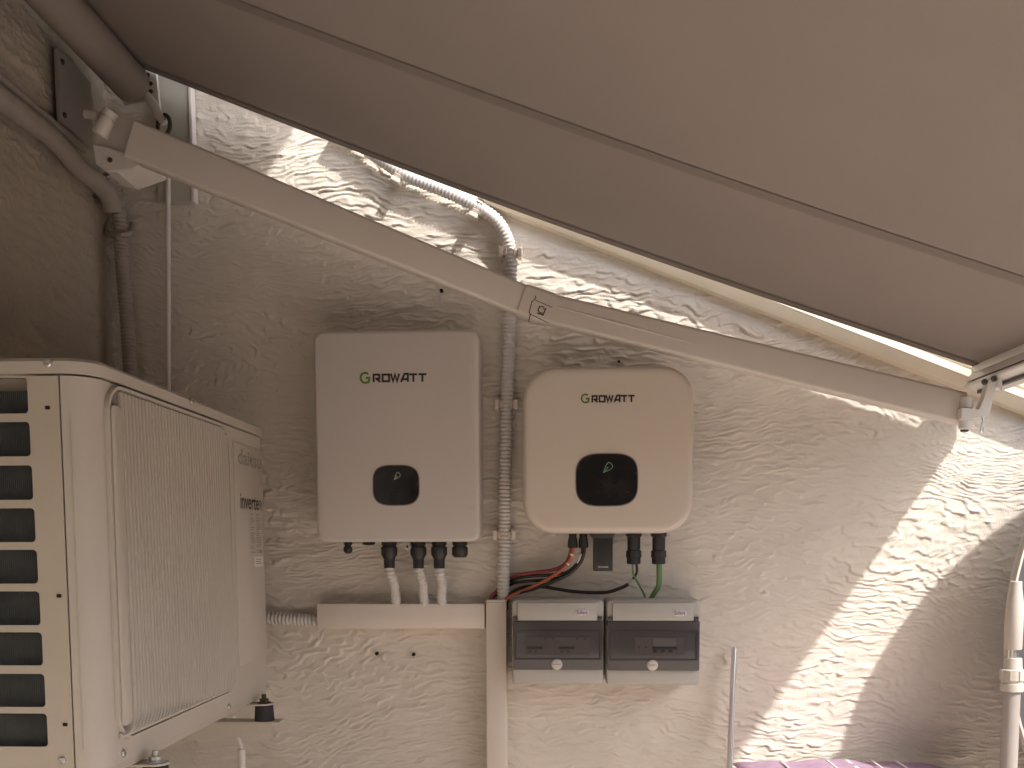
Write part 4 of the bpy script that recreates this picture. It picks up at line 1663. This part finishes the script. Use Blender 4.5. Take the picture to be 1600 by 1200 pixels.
s = yf / 1500
mb = MB()
mb.lathe((fxp, yf, fz_(1078)), (0, 0, -1), [(0, 0.0165), (fz_(1078) - FLOOR - 0.03, 0.0165)], 24)
obj('pole', mb, 'fangrey', t, 40)
mb = MB()
mb.lathe((fxp, yf, fz_(1028)), (0, 0, -1), [(0, 12.5 * s), ((1045 - 1028) * s, 13.8 * s), ((1046 - 1028) * s, 17.5 * s), ((1062 - 1028) * s, 17.5 * s), ((1062.5 - 1028) * s, 15.5 * s), ((1067 - 1028) * s, 15.5 * s), ((1067.5 - 1028) * s, 17 * s), ((1079 - 1028) * s, 16.5 * s)], 28)
obj('collar', mb, 'fanwhite', t, 35)
for k in range(8):
    aa = 2 * math.pi * k / 8 + 0.2
    mb = MB()
    mb.box((-0.002, -0.0015, -0.0095), (0.0015, 0.0015, 0.0095), 0.0004, mtx=Matrix.Translation((fxp, yf, fz_(1054))) @ Matrix.Rotation(aa, 4, 'Z') @ Matrix.Translation((17.7 * s, 0, 0)))
    obj('grip_rib', mb, 'fanwhite', t)
mb = MB()
mb.lathe((fxp, yf, fz_(1008)), (0, 0, -1), [(0, 7.5 * s), (30 * s, 7.5 * s)], 20)
obj('inner_tube', mb, 'chrome', t, 40)
mb = MB()
mb.lathe((fxp, yf, fz_(908)), (0, 0, -1), [(0, 7.5 * s), (1 * s, 8.5 * s), (12 * s, 8.8 * s), (35 * s, 12 * s), (44 * s, 12.6 * s), (103 * s, 12.2 * s), (105 * s, 11 * s)], 24)
neck = obj('neck', mb, 'fanwhite', t, 40)
mb = MB()
mb.lathe((fxp, yf, FLOOR), (0, 0, 1), [(0, 0.20), (0.012, 0.20), (0.03, 0.17), (0.035, 0.03), (0.06, 0.022)], 32)
obj('base', mb, 'fanwhite', t, 35)

# ---------------------------------------------------------------- round table folded upright at the right edge
tcn = Vector((1.520, 2.122, 1.320))
TRD, TTH = 0.603, 1.380
tdir = Vector((math.sin(TTH), math.cos(TTH), 0))
tnr = Vector((-math.cos(TTH), math.sin(TTH), 0))
rt = thing('folded_table', 'round dark tabletop with pale rim tipped upright at the right edge', 'table', (tcn.x, tcn.y, FLOOR))


def disc_pt(d, r, a):
    return tcn + tnr * d + tdir * (r * math.cos(a)) + Vector((0, 0, r * math.sin(a)))


mb = MB()
mb.loft([[disc_pt(d, r, 2 * math.pi * i / 72) for i in range(72)] for d, r in ((0.007, TRD - 0.006), (-0.007, TRD - 0.006))])
obj('table_top', mb, 'darkgrey', rt, 40)
mb = MB()
loops = []
for i in range(97):
    a = 2 * math.pi * i / 96
    loops.append([disc_pt(d, r, a) for d, r in ((-0.009, TRD - 0.007), (-0.009, TRD - 0.002), (-0.005, TRD), (0.005, TRD), (0.009, TRD - 0.002), (0.009, TRD - 0.007))])
mb.loft(loops, False, False)
obj('rim', mb, 'fanwhite', rt, 60)
for sx in (-0.12, 0.12):
    mb = MB()
    a0 = tcn + tdir * sx - tnr * 0.030 + Vector((0, 0, 0.1))
    mb.tube([a0, Vector((a0.x, a0.y - 0.10, FLOOR))], 0.012, 12)
    obj('leg', mb, 'darkgrey', rt, 40)

# ---------------------------------------------------------------- purple cloth over a low table against the wall
cl = thing('purple_cloth', 'purple cloth with white stitch marks lying below the right wall', 'cloth', (0.72, 2.1, FLOOR))
ztop = float(at(1330, 1193, 2.16)[2])
xa, xb = float(at(1150, 1200, 2.16)[0]), float(at(1545, 1200, 2.16)[0])
mb = MB()
NX, NY = 60, 12
rows_ = []
for j in range(NY + 1):
    row = []
    for i in range(NX + 1):
        u = i / NX
        w = j / NY
        x = xa + (xb - xa) * u
        prof_z = ztop - 0.016 * abs(2 * (u - 0.42)) ** 2.2 - 0.006 * (u > 0.55) * (u - 0.55)
        prof_z += 0.0025 * math.sin(u * 19) + 0.0015 * math.sin(u * 41 + 1)
        y = 2.23 - 0.02 - 0.28 * w
        z = prof_z - 0.02 * (max(0, w - 0.2)) ** 1.5 - 0.012 * max(0, 0.25 - w)
        if w > 0.75:
            z -= (w - 0.75) * 4 * 0.35
            y += (w - 0.75) * 0.25
        row.append(mb.bm.verts.new((x, y, z)))
    rows_.append(row)
for j in range(NY):
    for i in range(NX):
        mb.bm.faces.new((rows_[j][i], rows_[j][i + 1], rows_[j + 1][i + 1], rows_[j + 1][i]))
cloth = obj('cloth_sheet', mb, 'purple', cl, 60)
for px in (1226, 1300, 1330, 1332.5, 1370, 1408):
    a = V(at(px, 1194.5, 2.15))
    mb = MB()
    mb.box((a.x - 0.002, 2.05, a.z - 0.001), (a.x + 0.002, 2.19, a.z + 0.002), 0.0008)
    obj('stitch_mark', mb, 'label', cl)
tb = thing('low_table', 'low table under the purple cloth', 'table', (0.72, 2.1, FLOOR))
mb = MB()
mb.box((xa + 0.02, 1.96, ztop - 0.065), (xb - 0.02, 2.2, ztop - 0.045), 0.004)
obj('table_top', mb, 'fanwhite', tb)
for u in (xa + 0.05, xb - 0.05):
    for y in (2.0, 2.16):
        mb = MB()
        mb.box((u - 0.015, y - 0.015, FLOOR), (u + 0.015, y + 0.015, ztop - 0.0652), 0.002)
        obj('leg', mb, 'fanwhite', tb)
